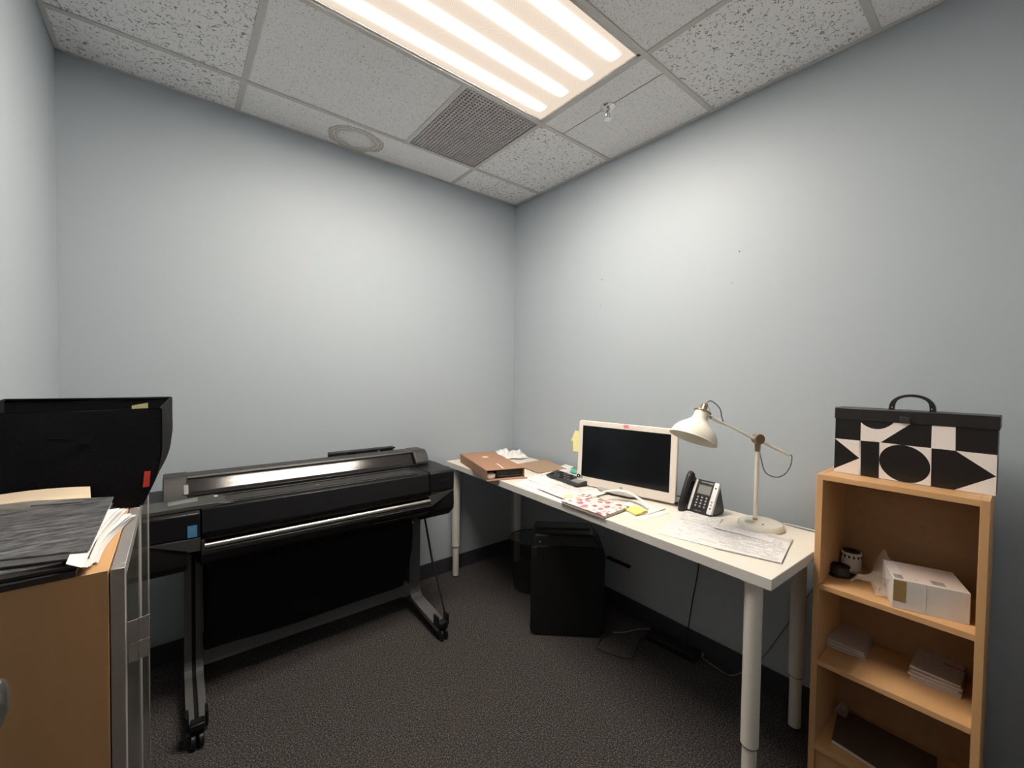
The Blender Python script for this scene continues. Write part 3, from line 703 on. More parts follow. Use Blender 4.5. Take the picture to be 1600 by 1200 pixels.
tn = MB(ML); tn.box(-0.004, 0.022, mh * .945, mh * .994, 0.0004, 0.0012); build('pink_tab', tn, M['pink'], mon, label='pink sticky tab')
tn = MB(ML); tn.box(-0.010, -0.0005, mh * .955, mh * .992, 0.0003, 0.0009); build('clear_tab', tn, M['pinkpale'], mon); tn = MB(ML); tn.box(0.0225, 0.034, mh * .955, mh * .992, 0.0003, 0.0009); build('clear_tab', tn, M['pinkpale'], mon)
st = MB(ML @ Matrix.Translation((-mw / 2 + 0.010, mh * .125, 0.0))); st.lathe([(0.0105, 0.0003), (0.0105, 0.0010)], 24); s1 = build('round_sticker', st, M['blackm'], mon, label='round black sticker')
st = MB(ML @ Matrix.Translation((-mw / 2 + 0.010, mh * .125, 0.0))); st.lathe([(0.0030, 0.0010), (0.0030, 0.0014)], 16); build('sticker_centre', st, M['yellow2'], s1)
st = MB(ML); st.box(-mw / 2 + 0.020, -mw / 2 + 0.034, mh * .10, mh * .142, 0.0003, 0.001); s2 = build('blue_sticker', st, M['blue'], mon, label='small square light blue sticker')
st = MB(ML); st.box(-mw / 2 + 0.023, -mw / 2 + 0.031, mh * .108, mh * .133, 0.001, 0.0013); build('sticker_print', st, M['lcd'], s2)
# yellow sticky notes hanging off the left rear edge
def note(name, lab, pts, m):
    P = [ML @ Vector(p) + Vector((mc.x, mc.y, DZ)) for p in pts]
    mb = MB(); c = sum(P, Vector()) / 4
    mb.sheet(lambda u, v: ((P[0] * (1 - u) + P[1] * u) * (1 - v) + (P[3] * (1 - u) + P[2] * u) * v) - c + NN2 * 0.004 * math.sin(u * 3), 5, 5, 0.0005)
    build(name, mb, m, loc=tuple(c), label=lab, cat='sticky note', group='yellow notes behind the monitor edge')
note('sticky_note', 'pale yellow sticky note, upper of two stuck behind the monitor left edge', [(-0.325, .222, -0.024), (-0.235, .212, -0.026), (-0.235, .278, -0.026), (-0.300, .280, -0.022)], M['yellow2'])
note('sticky_note', 'yellow sticky note, lower of two stuck behind the monitor left edge', [(-0.312, .165, -0.028), (-0.235, .165, -0.028), (-0.235, .225, -0.028), (-0.314, .226, -0.025)], M['yellow2'])

# --- floral notebook
nbp = dq((876.5, 787), (944, 811.5), (983.5, 796.5), (915, 775))
cN = sum(nbp, Vector()) / 4; a_ = ((nbp[1] - nbp[0]) + (nbp[2] - nbp[3])).normalized(); an = math.atan2(a_.y, a_.x)
nb = thing('notebook', 'notebook with white cover of pink, red and yellow flowers at the desk edge', 'notebook', (cN.x, cN.y, DZ + 0.0145), an)
Rn = Matrix.Rotation(-an, 3, 'Z'); ln = [Rn @ (p - cN) for p in nbp]; 
def slab(pts, z0, z1, shrink=0.0):
    q = [p * (1 - shrink) for p in pts]; m_ = MB(); m_.hexa([(p.x, p.y, z0) for p in q], [(p.x, p.y, z1) for p in q]); return m_
build('page_block', slab(ln, -0.0135, -0.002, 0.02), M['pagesedge'], nb)
build('cover', slab(ln, -0.002, 0.0, 0.0), M['floral'], nb)
build('back_cover', slab(ln, -0.0145, -0.0135, 0.0), M['darkbook'], nb)
# --- sheets under the yellow pad, pad, arching paper strip
sheet_thing('paper_sheet', 'white sheet under the yellow note pad by the floral notebook', 'paper', dq((970, 803), (999, 813.5), (1046, 802), (1010, 793)), M['form3'], DZ + 0.0004, th=0.0008, group='sheets around the yellow pad')
sheet_thing('paper_sheet', 'white sheet behind the yellow note pad below the monitor', 'paper', dq((965, 795), (1008, 806), (1040, 796), (985, 783)), M['form3'], DZ + 0.0022, th=0.0008, group='sheets around the yellow pad')
pp = dq((977, 799), (994, 807.5), (1012, 803), (991, 795.5))
pd = thing('sticky_note_pad', 'bright yellow sticky note pad on papers right of the floral notebook', 'sticky note', (pp[0].x, pp[0].y, DZ + 0.0045), 0)
q_ = [p - pp[0] for p in pp]
build('pad', slab([Vector((p.x, p.y, 0)) for p in q_], 0.0, 0.006), M['yellow'], pd)
tq = MB(); tq.sheet(lambda u, v: tuple(Vector(((q_[0] * (1 - u) + q_[1] * u) * (1 - v) + (q_[3] * (1 - u) + q_[2] * u) * v)) * 1.0 + Vector((0, 0, 0.0065 + 0.006 * v * v))), 4, 6, 0.0004); build('top_note', tq, M['yellow'], pd)
sa, sbp = at(912, 786, z=DZ), at(1011, 800, z=DZ); 
P0 = Vector((sa.x, sa.y, 0)); P1 = Vector((-0.30, -1.25, 0)); P2 = Vector((sbp.x, sbp.y, 0))
def arch(u, v):
    p = P0 * (1 - u) ** 2 + P1 * 2 * u * (1 - u) + P2 * u * u
    off = Vector((0.022, 0.006, 0)) * v
    return (p + off + Vector((0, 0, 0.004 + 0.034 * math.sin(PI * u) ** 0.9 + 0.004 * v))) - P0
ar = MB(); ar.sheet(arch, 24, 3, 0.0007); build('paper_leaf', ar, M['paper'], loc=(P0.x, P0.y, DZ + 0.010), label='bent white paper strip arching over papers below the monitor', cat='paper')

# --- papers on the right part of the desk
gr = 'paper bundles right of the telephone'
a4 = dq((1028, 834), (1146, 864), (1166, 829), (1063, 800))
for k in range(3):
    cc = [p + Vector((0.002 * k, -0.003 * k, 0)) for p in a4]
    if k == 2: break
sheet_thing('printed_form', 'white printed form in front of the telephone, left half of the spread', 'paper', a4, M['form2'], DZ + 0.0004, th=0.0022, nu=6, nv=6, group=gr)
b4 = dq((1116, 858), (1221, 882), (1238, 845), (1148, 819))
sheet_thing('printed_form', 'white printed form at front of the desk beside the lamp, right half of the spread', 'paper', b4, M['form'], DZ + 0.0030, th=0.0036, nu=6, nv=6, group=gr)
c4 = dq((1062, 812), (1120, 824), (1130, 812), (1070, 797))
sheet_thing('printed_form', 'folded white page tucked right under the telephone front', 'paper', c4, M['form'], DZ + 0.0028, th=0.001, nu=6, nv=6, group=gr)
e4 = dq((1112, 826), (1205, 851), (1212, 845), (1120, 819))
sheet_thing('printed_form', 'narrow white page strip running in front of the lamp base', 'paper', e4, M['form3'], DZ + 0.0072, th=0.0008, nu=6, nv=6, group=gr)

# --- telephone
ph0 = Vector((-0.268, -1.612, DZ)); ph = thing('telephone', 'black and silver office telephone with handset beside the monitor', 'telephone', tuple(ph0), -PI / 2 - 0.06)
# local: x to the right, y away from the viewer, z up
Lf, Tf = 0.150, math.radians(61)
PF = Matrix.Translation((0, 0, 0.006)) @ Matrix.Rotation(Tf, 4, 'X')      # face plane: x right, y up the face, z out
bs = MB(); bs.prism([(0.0, 0.004), (0.010, 0.0), (0.10, 0.0), (0.112, 0.012), (0.082, 0.10), (0.074, 0.132), (0.066, 0.128)], 'x', -0.088, 0.058); build('body', bs, M['phoneblack'], ph, bevel=0.003)
fc = MB(PF); fc.prism(rrect(-0.046, 0.058, 0.0, Lf, 0.006), 'z', -0.012, 0.0); build('face_plate', fc, M['phoneblack'], ph, bevel=0.002)
sl = MB(PF); sl.prism(rrect(0.036, 0.0585, 0.006, Lf - 0.002, 0.005), 'z', -0.010, 0.003); sp_ = build('side_strip', sl, M['silver'], ph, bevel=0.0015, label='silver strip')
for yy_, rr_ in ((0.122, 0.0038), (0.060, 0.0028), (0.047, 0.0028), (0.031, 0.0036)):
    bt = MB(PF @ Matrix.Translation((0.047, yy_, 0.003))); bt.lathe([(rr_, 0), (rr_, 0.0012)], 14); build('button', bt, M['blackm'], sp_)
sl = MB(PF); sl.prism(rrect(-0.052, -0.0395, 0.004, Lf - 0.004, 0.004), 'z', -0.010, 0.003); build('side_strip', sl, M['silver'], ph, bevel=0.0015, label='silver strip')
dp = MB(PF); dp.box(-0.029, 0.028, 0.086, 0.128, -0.001, 0.0012); build('display', dp, M['lcd'], ph, label='grey display')
tg = MB(PF); tg.box(-0.024, 0.027, 0.134, 0.142, -0.001, 0.001); build('name_strip', tg, M['lcd'], ph)
kp = MB(PF); kp.box(-0.033, 0.032, 0.014, 0.080, -0.001, 0.0008); kpo = build('keypad', kp, M['blackm'], ph)
for i in range(3):
    for j in range(4):
        kb = MB(PF @ Matrix.Translation((-0.020 + i * 0.0195, 0.030 + j * 0.0135, 0.0006))); kb.lathe([(0.0042, 0), (0.0042, 0.0012), (0.0030, 0.0018)], 14); build('key', kb, M['keyc'], kpo)
text('maker_name', 'polycom', 0.0085, M['keyc'], ph, PF @ Matrix.Translation((-0.004, 0.0105, 0.0004)))
# handset in its cradle, left of the face
hx_ = -0.068
hp_ = [PF @ Vector((hx_, y_, z_)) for y_, z_ in ((-0.004, 0.012), (0.010, 0.026), (0.035, 0.030), (0.075, 0.032), (0.115, 0.032), (0.145, 0.030), (0.158, 0.020))]
hp_ = curve_pts(hp_, 5)
hm = MB(); n_ = len(hp_)
def hr(t): return 0.0125 + 0.005 * (abs(2 * t - 1) ** 3)
hm.tube([tuple(p) for p in hp_], [hr(k / (n_ - 1)) for k in range(n_)], 14)
for y_ in (0.012, 0.142): hm.M = PF @ Matrix.Translation((hx_, y_, 0.002)); hm.lathe([(0.017, 0), (0.0185, 0.010), (0.017, 0.024), (0.011, 0.032)], 20)
build('handset', hm, M['phoneblack'], ph)
cr = MB(PF); cr.prism(rrect(-0.089, -0.050, 0.0, 0.152, 0.01), 'z', -0.016, -0.002); build('cradle', cr, M['phoneblack'], ph, bevel=0.003)
ck = MB(); pts = []
for k in range(120):
    t = k / 119; base = Vector((-0.075 - 0.10 * t, 0.01 + 0.09 * t * t, 0.012 + 0.006 * math.sin(t * 7))); a = k * 1.15
    pts.append(tuple(base + Vector((0, math.cos(a), math.sin(a))) * 0.006))
ck.tube(pts, 0.0016, 5); build('coiled_cord', ck, M['cordblack'], ph)
# black cable tangle behind the monitor
cb = MB(); cb.tube(curve_pts([(0, 0, 0.004), (0.03, -0.08, 0.012), (0.01, -0.15, 0.004), (0.06, -0.22, 0.010), (0.04, -0.30, 0.005)], 10), 0.0035, 8)
build('power_cable', cb, M['cordblack'], loc=(-0.17, -1.22, DZ), label='black cable lying on the desk behind the monitor right corner', cat='cable')
ad = MB(); ad.box(-0.03, 0.03, -0.05, 0.05, 0, 0.028); build('power_adapter', ad, M['blackm'], bevel=0.004, loc=(-0.19, -1.405, DZ), rot=(0, 0, 0.2), label='black power brick on the desk behind the monitor', cat='power adapter')

# --- desk lamp
lz = DZ
lb = at(1181, 818, z=DZ + 0.01)
lamp = thing('desk_lamp', 'cream metal desk lamp with dome shade and long tilting arm', 'lamp', (-0.215, -1.842, DZ))
L0 = Vector((-0.215, -1.842, DZ))
bz = MB(); bz.lathe([(0.078, 0), (0.082, 0.004), (0.080, 0.016), (0.074, 0.023), (0.060, 0.026), (0.001, 0.027)], 48); build('base', bz, M['lampw'], lamp)
J = at(1180.5, 686, x=-0.235); J = Vector((-0.222, J.y - 0.004, J.z)) 
pb = Vector((-0.222, -1.824, DZ)); jl = J - L0; pbl = pb - L0
pb_ = MB(); pb_.tube([(pbl.x, pbl.y, 0.034), (jl.x, jl.y, jl.z - 0.045)], 0.0075, 20); build('pole', pb_, M['lampw'], lamp)
cl_ = MB(); cl_.tube([(pbl.x, pbl.y, 0.024), (pbl.x, pbl.y, 0.036)], 0.0088, 20); build('pole_collar', cl_, M['brass'], lamp, label='antique nickel collar')
v0 = at(1172, 815, z=DZ + 0.026) - L0
ds = MB(Matrix.Translation((v0.x, v0.y, 0.0262))); ds.lathe([(0.018, 0), (0.018, 0.002), (0.014, 0.003), (0.010, 0.0015), (0.001, 0.0015)], 28); build('medallion', ds, M['chrome'], lamp, label='chrome disc on the base')
v1 = at(1192, 820, z=DZ + 0.026) - L0
sw = MB(Matrix.Translation((v1.x, v1.y, 0.0262))); sw.lathe([(0.0045, 0), (0.0042, 0.003), (0.001, 0.0035)], 16); build('switch', sw, M['brass'], lamp)
# joint
Eend = at(1233, 711, x=-0.10); F_end = J + (J - Eend).normalized() * 0.242
F_end = Vector((-0.4105 + 0.012, -1.7209, 1.2178)); 
adir = (F_end - Eend).normalized(); vdir = (CAM - J).normalized()
perp = adir.cross(Vector((0, 0, 1))).normalized()
if perp.dot(CAM - J) > 0: perp = -perp      # perp points away from the room
jb = MB(); jb.tube([tuple(jl - perp * 0.014), tuple(jl + perp * 0.014)], 0.0200, 28); jb.tube([(jl.x, jl.y, jl.z - 0.05), (jl.x, jl.y, jl.z - 0.010)], [0.0098, 0.0115], 18)
jb.tube([tuple(jl + perp * 0.012), tuple(jl + perp * 0.018)], 0.011, 18)
build('joint', jb, M['brass'], lamp)
wg = MB(); wg.tube([tuple(jl + perp * 0.012 - Vector((0, 0, 0.004))), tuple(jl + perp * 0.026 - Vector((0, 0, 0.008)))], 0.004, 10); wg.tube([tuple(jl + perp * 0.026 - Vector((0, 0, 0.018)) - adir * 0.010), tuple(jl + perp * 0.026 + Vector((0, 0, 0.010)) - adir * 0.016)], 0.0035, 8); build('wing_nut', wg, M['blackm'], lamp)
am = MB(); am.tube([tuple(Eend - L0), tuple(F_end - L0)], 0.0058, 16); build('arm', am, M['armwhite'], lamp)
sl_ = MB(); sl_.tube([tuple(F_end - L0 - adir * 0.045), tuple(F_end - L0)], 0.0082, 16); build('arm_sleeve', sl_, M['armwhite'], lamp)
# shade
crown = F_end + adir * 0.035
rim = at(1082, 681, x=crown.x + 0.0); 
dv = (at(1090, 665, x=crown.x) - CAM).normalized(); ru = (CR - dv * CR.dot(dv)).normalized(); uu = ru.cross(dv)
ax = (dv * -0.23 - ru * 0.34 - uu * 0.92).normalized()           # direction the lamp points
zc = -ax; xc = zc.cross(Vector((0, 1, 0))).normalized(); yc = zc.cross(xc)
nk0 = at(1097, 645.5, x=crown.x)
SM = Matrix(((xc.x, yc.x, zc.x, nk0.x - L0.x), (xc.y, yc.y, zc.y, nk0.y - L0.y), (xc.z, yc.z, zc.z, nk0.z - L0.z), (0, 0, 0, 1)))
outer = [(r * 1.17, z * 1.17) for r, z in [(0.0235, 0.006), (0.0240, -0.016), (0.028, -0.026), (0.040, -0.038), (0.058, -0.054), (0.069, -0.070), (0.0735, -0.084), (0.0745, -0.092), (0.0765, -0.094)]]
inner = [(r - 0.0016, z - 0.0002) for r, z in outer[::-1]]
sh = MB(SM); sh.lathe(outer + inner, 48, cap=False); build('lamp_shade', sh, M['lampw'], lamp)
ct = MB(SM); ct.lathe([(0.0325, 0.0045), (0.0325, 0.0085), (0.0265, 0.010), (0.0225, 0.012), (0.014, 0.013), (0.012, 0.014), (0.0115, 0.034), (0.013, 0.036), (0.009, 0.041), (0.001, 0.042)], 32)
for k in range(3):
    a = k * 2 * PI / 3 + 0.4; ct.tube([(0.026 * math.cos(a), 0.026 * math.sin(a), 0.009), (0.024 * math.cos(a), 0.024 * math.sin(a), 0.028), (0.012 * math.cos(a), 0.012 * math.sin(a), 0.033)], 0.0014, 6)
build('socket_cap', ct, M['brass'], lamp, label='antique nickel socket cage')
bu = MB(SM); bu.lathe([(0.011, -0.016), (0.014, -0.030), (0.027, -0.048), (0.030, -0.062), (0.026, -0.076), (0.014, -0.086), (0.001, -0.089)], 28); build('bulb', bu, M['glassbulb'], lamp)
lk = MB(); inv = SM.translation; lk.tube([tuple(inv + (SM.to_3x3() @ Vector((0, 0, 0.006)))), tuple(F_end - L0 + adir * 0.004)], 0.0042, 10); build('bracket', lk, M['brass'], lamp)
topc = SM @ Vector((0, 0, 0.040))
fe = F_end - L0; ee = Eend - L0
cd1 = MB(); cd1.tube(curve_pts([tuple(topc), tuple(topc + Vector((0.012, -0.016, 0.012))), tuple(topc * 0.5 + (fe - adir * 0.05) * 0.5 + Vector((0.01, -0.018, 0.022))), tuple(fe - adir * 0.045 + Vector((0.0, -0.004, 0.022))), tuple(fe - adir * 0.058 + Vector((0, 0, 0.0045)))], 8), 0.0021, 7); build('cord', cd1, M['cordgrey'], lamp)
p1 = at(1235, 728, x=-0.085) - L0; p2 = at(1226, 741, x=-0.10) - L0; p3 = at(1212, 745.5, x=-0.125) - L0; p4 = at(1196, 738, x=-0.16) - L0; p5 = at(1189, 716, x=-0.19) - L0; p6 = at(1186, 698, x=-0.21) - L0
cd2 = MB(); cd2.tube(curve_pts([tuple(ee), tuple(ee + Vector((0.012, -0.006, -0.006))), tuple(p1), tuple(p2), tuple(p3), tuple(p4), tuple(p5), tuple(p6), tuple(jl + Vector((0.004, -0.008, -0.03)))], 8), 0.0021, 7); build('cord', cd2, M['cordgrey'], lamp)
wc = MB(); wc.tube(curve_pts([(-0.145, -1.868, DZ + 0.006), (-0.10, -1.90, DZ + 0.004), (-0.095, -1.98, DZ + 0.004), (-0.098, -2.025, DZ + 0.004)], 8), 0.0024, 8)
build('lamp_cable', wc, M['cordwhite'], loc=(0, 0, 0), label='white cable on the desk from the lamp base along the wall', cat='cable')

# ------------------------------------------------------------------ under the desk
s0, s1 = Vector((-0.575, -0.878, 0)), Vector((-0.290, -1.139, 0))
sd = (s1 - s0).normalized(); sn = Vector((-sd.y, sd.x, 0)); sn = sn if sn.dot(s0 - CAM) > 0 else -sn
ws = (s1 - s0).length
shd = thing('paper_shredder', 'tall black office paper shredder with rounded corners under the desk', 'shredder', (s0.x, s0.y, 0), math.atan2(sd.y, sd.x))
hS = 0.475; dS = 0.24
pr = rrect(0.0, ws, 0.0, hS, 0.035, 5)
b1 = MB(); b1.prism(pr, 'y', 0.0, dS); build('waste_box', b1, M['blackm'], shd, bevel=0.004)
b2 = MB(); b2.hexa([(0.004, 0.003, hS - 0.03), (ws - 0.004, 0.003, hS - 0.03), (ws - 0.004, dS, hS - 0.03), (0.004, dS, hS - 0.03)], [(0.018, 0.03, hS + 0.055), (ws - 0.05, 0.03, hS + 0.055), (ws - 0.05, dS - 0.02, hS + 0.06), (0.018, dS - 0.02, hS + 0.06)]); build('shredder_head', b2, M['blackp'], shd, bevel=0.012, seg=3)
b3 = MB(); b3.box(0.03, ws - 0.07, 0.10, 0.115, hS + 0.054, hS + 0.061); build('paper_slot', b3, M['ventdark'], shd)
b4_ = MB(); b4_.box(0.012, 0.030, -0.002, 0.004, hS - 0.06, hS - 0.006); build('handle_grip', b4_, M['phoneblack'], shd, bevel=0.001)
b5 = MB(Matrix.Translation((0.045, 0.012, hS + 0.02)) @ Matrix.Rotation(PI / 2, 4, 'X')); b5.lathe([(0.004, 0), (0.004, 0.003)], 12); build('highlight_disc', b5, M['keyc'], shd)  # pale grey disc stands in for a shiny highlight on the black head
# clear waste bin
wbn = thing('waste_bin', 'small dark see-through waste bin in the corner under the desk', 'bin', (-0.245, -0.50, 0))
wm = MB(); wm.lathe([(0.001, 0.003), (0.10, 0.003), (0.105, 0.01), (0.128, 0.325), (0.126, 0.325), (0.103, 0.012), (0.001, 0.006)], 40, cap=False); build('bucket', wm, M['meshbin'], wbn)
wr = MB(); wr.tube([(0.129 * math.cos(a * PI / 20), 0.129 * math.sin(a * PI / 20), 0.326) for a in range(40)], 0.0035, 8, closed=True); build('rim', wr, M['greyp'], wbn)
# plug adapter in the wall
pa = at(950, 878, x=-0.02); 
sk = thing('plug_adapter', 'black plug adapter on the wall under the desk right of the shredder', 'adapter', (0, -1.02, 0.285))
q1 = MB(); q1.box(-0.022, 0.0, -0.075, 0.085, -0.008, 0.006); build('body', q1, M['blackm'], sk, bevel=0.004)
q1 = MB(); q1.box(-0.026, -0.022, -0.05, 0.06, -0.004, 0.003); build('front_ridge', q1, M['blackp'], sk, bevel=0.001)
def floor_cable(name, pts, r, m, lab, cat='cable'):
    mb = MB(); mb.tube(curve_pts(pts, 9), r, 8); return build(name, mb, m, label=lab, cat=cat)
f_ = lambda u, v, dz=0.006: tuple(at(u, v, z=dz))
floor_cable('power_cable', [tuple(s1 + sd * 0.012 + sn * 0.16 + Vector((0, 0, 0.10))), tuple(s1 + sd * 0.02 + sn * 0.05 + Vector((0, 0, 0.06))), f_(938, 1000), f_(934, 1012), f_(958, 1022), f_(985, 1028.5), f_(993, 1017), f_(1000, 1000), f_(1018, 996), f_(1034, 999)], 0.0035, M['cordblack'], 'black power cable looping on the carpet from the shredder')
floor_cable('network_cable', [f_(958, 988), f_(975, 988), f_(1000, 983), f_(1030, 984), f_(1045, 990), (-0.03, -1.36, 0.006), (-0.035, -1.44, 0.010), (-0.030, -1.52, 0.006), (-0.05, -1.60, 0.008), (-0.04, -1.68, 0.006), (-0.02, -1.78, 0.12), (-0.018, -1.86, 0.28), (-0.016, -1.97, 0.52)], 0.0026, M['cordmid'], 'thin grey cable along the carpet and up behind the right desk leg')
mbx = MB(); mbx.tube(curve_pts([(-0.10, -1.497, 0.744), (-0.045, -1.51, 0.62), (-0.02, -1.498, 0.442), (-0.018, -1.47, 0.25), (-0.02, -1.456, 0.134), (-0.03, -1.45, 0.03)], 9), 0.003, 8); build('hanging_cable', mbx, M['cordblack'], label='black cable hanging from the desk against the wall', cat='cable')
mbx = MB(); mbx.tube(curve_pts([f_(1035, 972, 0.05), f_(1041, 980, 0.03), f_(1047, 987, 0.008)], 6), 0.005, 8); build('cable_tie', mbx, M['cordwhite'], label='short white cable end sticking up from the floor cables', cat='cable')
mbx = MB(); c_ = at(1086, 1018, z=0.008); mbx.tube([(c_.x + 0.022 * math.cos(a * PI / 10) , c_.y + 0.040 * math.sin(a * PI / 10), 0.012) for a in range(20)], 0.004, 8, closed=True); build('cable_loop', mbx, M['cordmid'], label='small coiled grey cable loop on the carpet near the wall', cat='cable')
mbx = MB(); mbx.box(-0.04, 0.04, -0.13, 0.13, 0, 0.035); build('power_strip', mbx, M['blackm'], bevel=0.006, loc=(-0.075, -1.40, 0), rot=(0, 0, 0.1), label='black power strip among cables on the carpet by the wall', cat='power strip')

# ------------------------------------------------------------------ birch bookcase with its contents
BX0, BX1, BY0, BY1, BZ = -0.34, -0.06, -2.444, -2.056, 1.055
tk = 0.018
bc = thing('bookcase', 'narrow birch bookcase with three open shelves right of the desk', 'bookcase', ((BX0 + BX1) / 2, (BY0 + BY1) / 2, 0))
def bcb(name, x0, x1, y0, y1, z0, z1, m='birch', bv=0.0008):
    b = MB(); b.box(x0 - (BX0 + BX1) / 2, x1 - (BX0 + BX1) / 2, y0 - (BY0 + BY1) / 2, y1 - (BY0 + BY1) / 2, z0, z1)
    return build(name, b, M[m], bc, bevel=bv, seg=1)
bcb('side_panel', BX0, BX1, BY0, BY0 + tk, 0, BZ); bcb('side_panel', BX0, BX1, BY1 - tk, BY1, 0, BZ)
bcb('top_panel', BX0, BX1, BY0 + tk, BY1 - tk, BZ - tk, BZ - 0.0005, 'birchh')
SH1, SH2, SH3 = 0.684, 0.424, 0.134
for z_ in (SH1, SH2, SH3): bcb('shelf', BX0 + (0.002 if z_ != SH3 else 0), BX1 - 0.006, BY0 + tk, BY1 - tk, z_ - tk, z_, 'birchh')
bcb('plinth', BX0 + 0.012, BX0 + 0.026, BY0 + tk, BY1 - tk, 0.0, SH3 - tk, 'birchh')
bcb('back_panel', BX1 - 0.006, BX1, BY0 + 0.004, BY1 - 0.004, 0.02, BZ - 0.004, 'hardboard', 0)

# storage case with a handle, black and white geometric print
CX = -0.250
cfl = at(1304.5, 655, x=CX); cfr = at(1556, 775, x=CX)
cy0, cy1, cz0 = cfr.y, at(1303, 730, x=CX).y, BZ + 0.0005
ctop = at(1305, 637, x=CX).z
cs = thing('portfolio_case', 'black and white geometric patterned carrying case on top of the birch bookcase', 'storage case', (CX, (cy0 + cy1) / 2, cz0))
cyc = (cy0 + cy1) / 2; ch = ctop - cz0; cdp = 0.095; cw2 = (cy1 - cy0) / 2
c1_ = MB(); c1_.box(0, cdp, -cw2, cw2, 0, ch - 0.004); build('case_body', c1_, M['printblack'], cs, bevel=0.0012)
c2_ = MB(); c2_.box(-0.0035, cdp + 0.002, -cw2 - 0.003, cw2 + 0.002, ch - 0.036, ch + 0.002); lid = build('lid', c2_, M['lidplastic'], cs, bevel=0.002)
lp = at(1415, 651, x=CX - .004)
c3_ = MB(); c3_.box(-0.0085, -0.003, lp.y - cyc - 0.0125, lp.y - cyc + 0.0125, ch - 0.034, ch - 0.016); c3_.box(-0.0115, -0.008, lp.y - cyc - 0.010, lp.y - cyc - 0.002, ch - 0.036, ch - 0.020); build('latch', c3_, M['greyp'], lid, bevel=0.001)
h0 = at(1389, 636, x=CX + 0.045); h1 = at(1463, 640, x=CX + 0.045); hc = (h0.y + h1.y) / 2 - cyc; hr_ = abs(h0.y - h1.y) / 2
hb_ = MB()
outer_, inner_ = [], []
for k in range(21):
    a = PI * k / 20; outer_.append((hc + hr_ * math.cos(a), ch + 0.002 + 0.052 * math.sin(a) ** 0.8)); inner_.append((hc + (hr_ - (0.006 + 0.008 * abs(math.cos(a)) ** 3)) * math.cos(a), ch + 0.002 + (0.0435) * math.sin(a) ** 0.8))
for k in range(20):
    q = [outer_[k], outer_[k + 1], inner_[k + 1], inner_[k]]
    hb_.prism(q, 'x', 0.038, 0.052)
build('handle', hb_, M['lidplastic'], cs)
for s_ in (-1, 1):
    rv = MB(Matrix.Translation((0.038, hc + s_ * (hr_ - 0.009), ch + 0.010)) @ Matrix.Rotation(-PI / 2, 4, 'Y')); rv.lathe([(0.0024, 0), (0.002, 0.0016), (0.0005, 0.002)], 12); build('rivet', rv, M['chrome'], cs)
Zc = lambda x, y: at(1270 + x / 4.848, 600 + y / 4.848, x=CX)
def white(poly):
    pts = [Zc(*p) for p in poly]; P_ = [(min(max(p.y - cyc, -cw2 + .0003), cw2 - .0003), min(max(p.z - cz0, 0.0004), ch - 0.0365)) for p in pts]
    b = MB(); b.prism(P_, 'x', -0.0010, 0.0002); build('white_shape', b, M['printwhite'], cs, smooth=False)
arc = [(365 + 250 * t, 290 + 52 * math.sin(PI * t) ** 0.8 + 2 * t) for t in [k / 16 for k in range(17)]]
white(arc + [(742, 296), (515, 441), (362, 428)])
white([(903, 309), (1083, 321), (1081, 505), (897, 486)])
white([(158, 410), (362, 430), (354, 562)]); white([(354, 562), (358, 691), (152, 664), (160, 640)])
def ell(t): return (697 + 194 * math.cos(t), 606 + 141 * math.sin(t) + 33 * math.cos(t))
sq = [(505, 441), (897, 486), (892, 777), (500, 716)]
def corner(i, t0, t1):
    n = 12; a = [ell(t0 + (t1 - t0) * k / n) for k in range(n + 1)]; white([sq[i]] + a[::1])
# four white corners around the black oval
tl0 = {0: (1.5 * PI, PI), 1: (2 * PI, 1.5 * PI), 2: (0.5 * PI, 0.0), 3: (PI, 0.5 * PI)}
for i in range(4): corner(i, *tl0[i])
white([(1083, 506), (1410, 541), (1400, 703)]); white([(1400, 703), (1396, 860), (1240, 832), (1073, 806)])
white([(356, 430), (364, 431), (361, 692), (353, 691)]); white([(893, 486), (900, 487), (895, 777), (888, 776)])

# white carton with shipping label on the upper shelf
fz = SH1
pa_, pb__ = at(1394, 949, z=fz), at(1516, 978, z=fz)
dB = (pb__ - pa_).normalized(); nB = Vector((-dB.y, dB.x, 0)); nB = nB if nB.x > 0 else -nB
wB = min((pb__ - pa_).length, 0.22)
pa_ = pa_ + nB * 0.003
cb_ = thing('carton', 'white cardboard carton with shipping label on the upper bookcase shelf', 'box', (pa_.x, pa_.y, fz), math.atan2(dB.y, dB.x))
ang_c = math.atan2(dB.y, dB.x); sgn = 1 if (Matrix.Rotation(ang_c, 3, 'Z') @ Vector((0, 1, 0))).dot(nB) > 0 else -1
hB = 0.090; dpB = 0.158
def yb(a): return a * sgn
b = MB(); b.box(0, wB, min(0, yb(dpB)), max(0, yb(dpB)), 0, hB); build('carton_body', b, M['boxwhite'], cb_, bevel=0.0015)
b = MB(); b.box(0.002, 0.030, *sorted((yb(-0.0006), yb(0.001))), 0.022, hB - 0.004); build('packing_tape', b, M['tapebrown'], cb_, label='torn brown tape on the front left corner')
b = MB(); b.box(0.074, 0.075, *sorted((yb(-0.0006), yb(0.001))), 0.0, hB - 0.002); build('seam', b, M['cardprint'], cb_)
b = MB(Matrix.Translation((wB / 2 + 0.01, yb(dpB * 0.45), hB)) ); b.box(-wB / 2 + 0.02, wB / 2 - 0.015, -dpB * .42, dpB * .42, 0.0, 0.0006); lab_ = build('shipping_label', b, M['labelpaper'], cb_, label='printed shipping label')
def bars(x0, x1, y0, y1, n, seed):
    r = random.Random(seed); mb = MB(); x = x0
    while x < x1:
        w__ = r.choice((0.0006, 0.0010, 0.0016)); mb.box(x, min(x + w__, x1), y0, y1, hB + 0.0006, hB + 0.0009); x += w__ + r.choice((0.0007, 0.0012))
    return mb
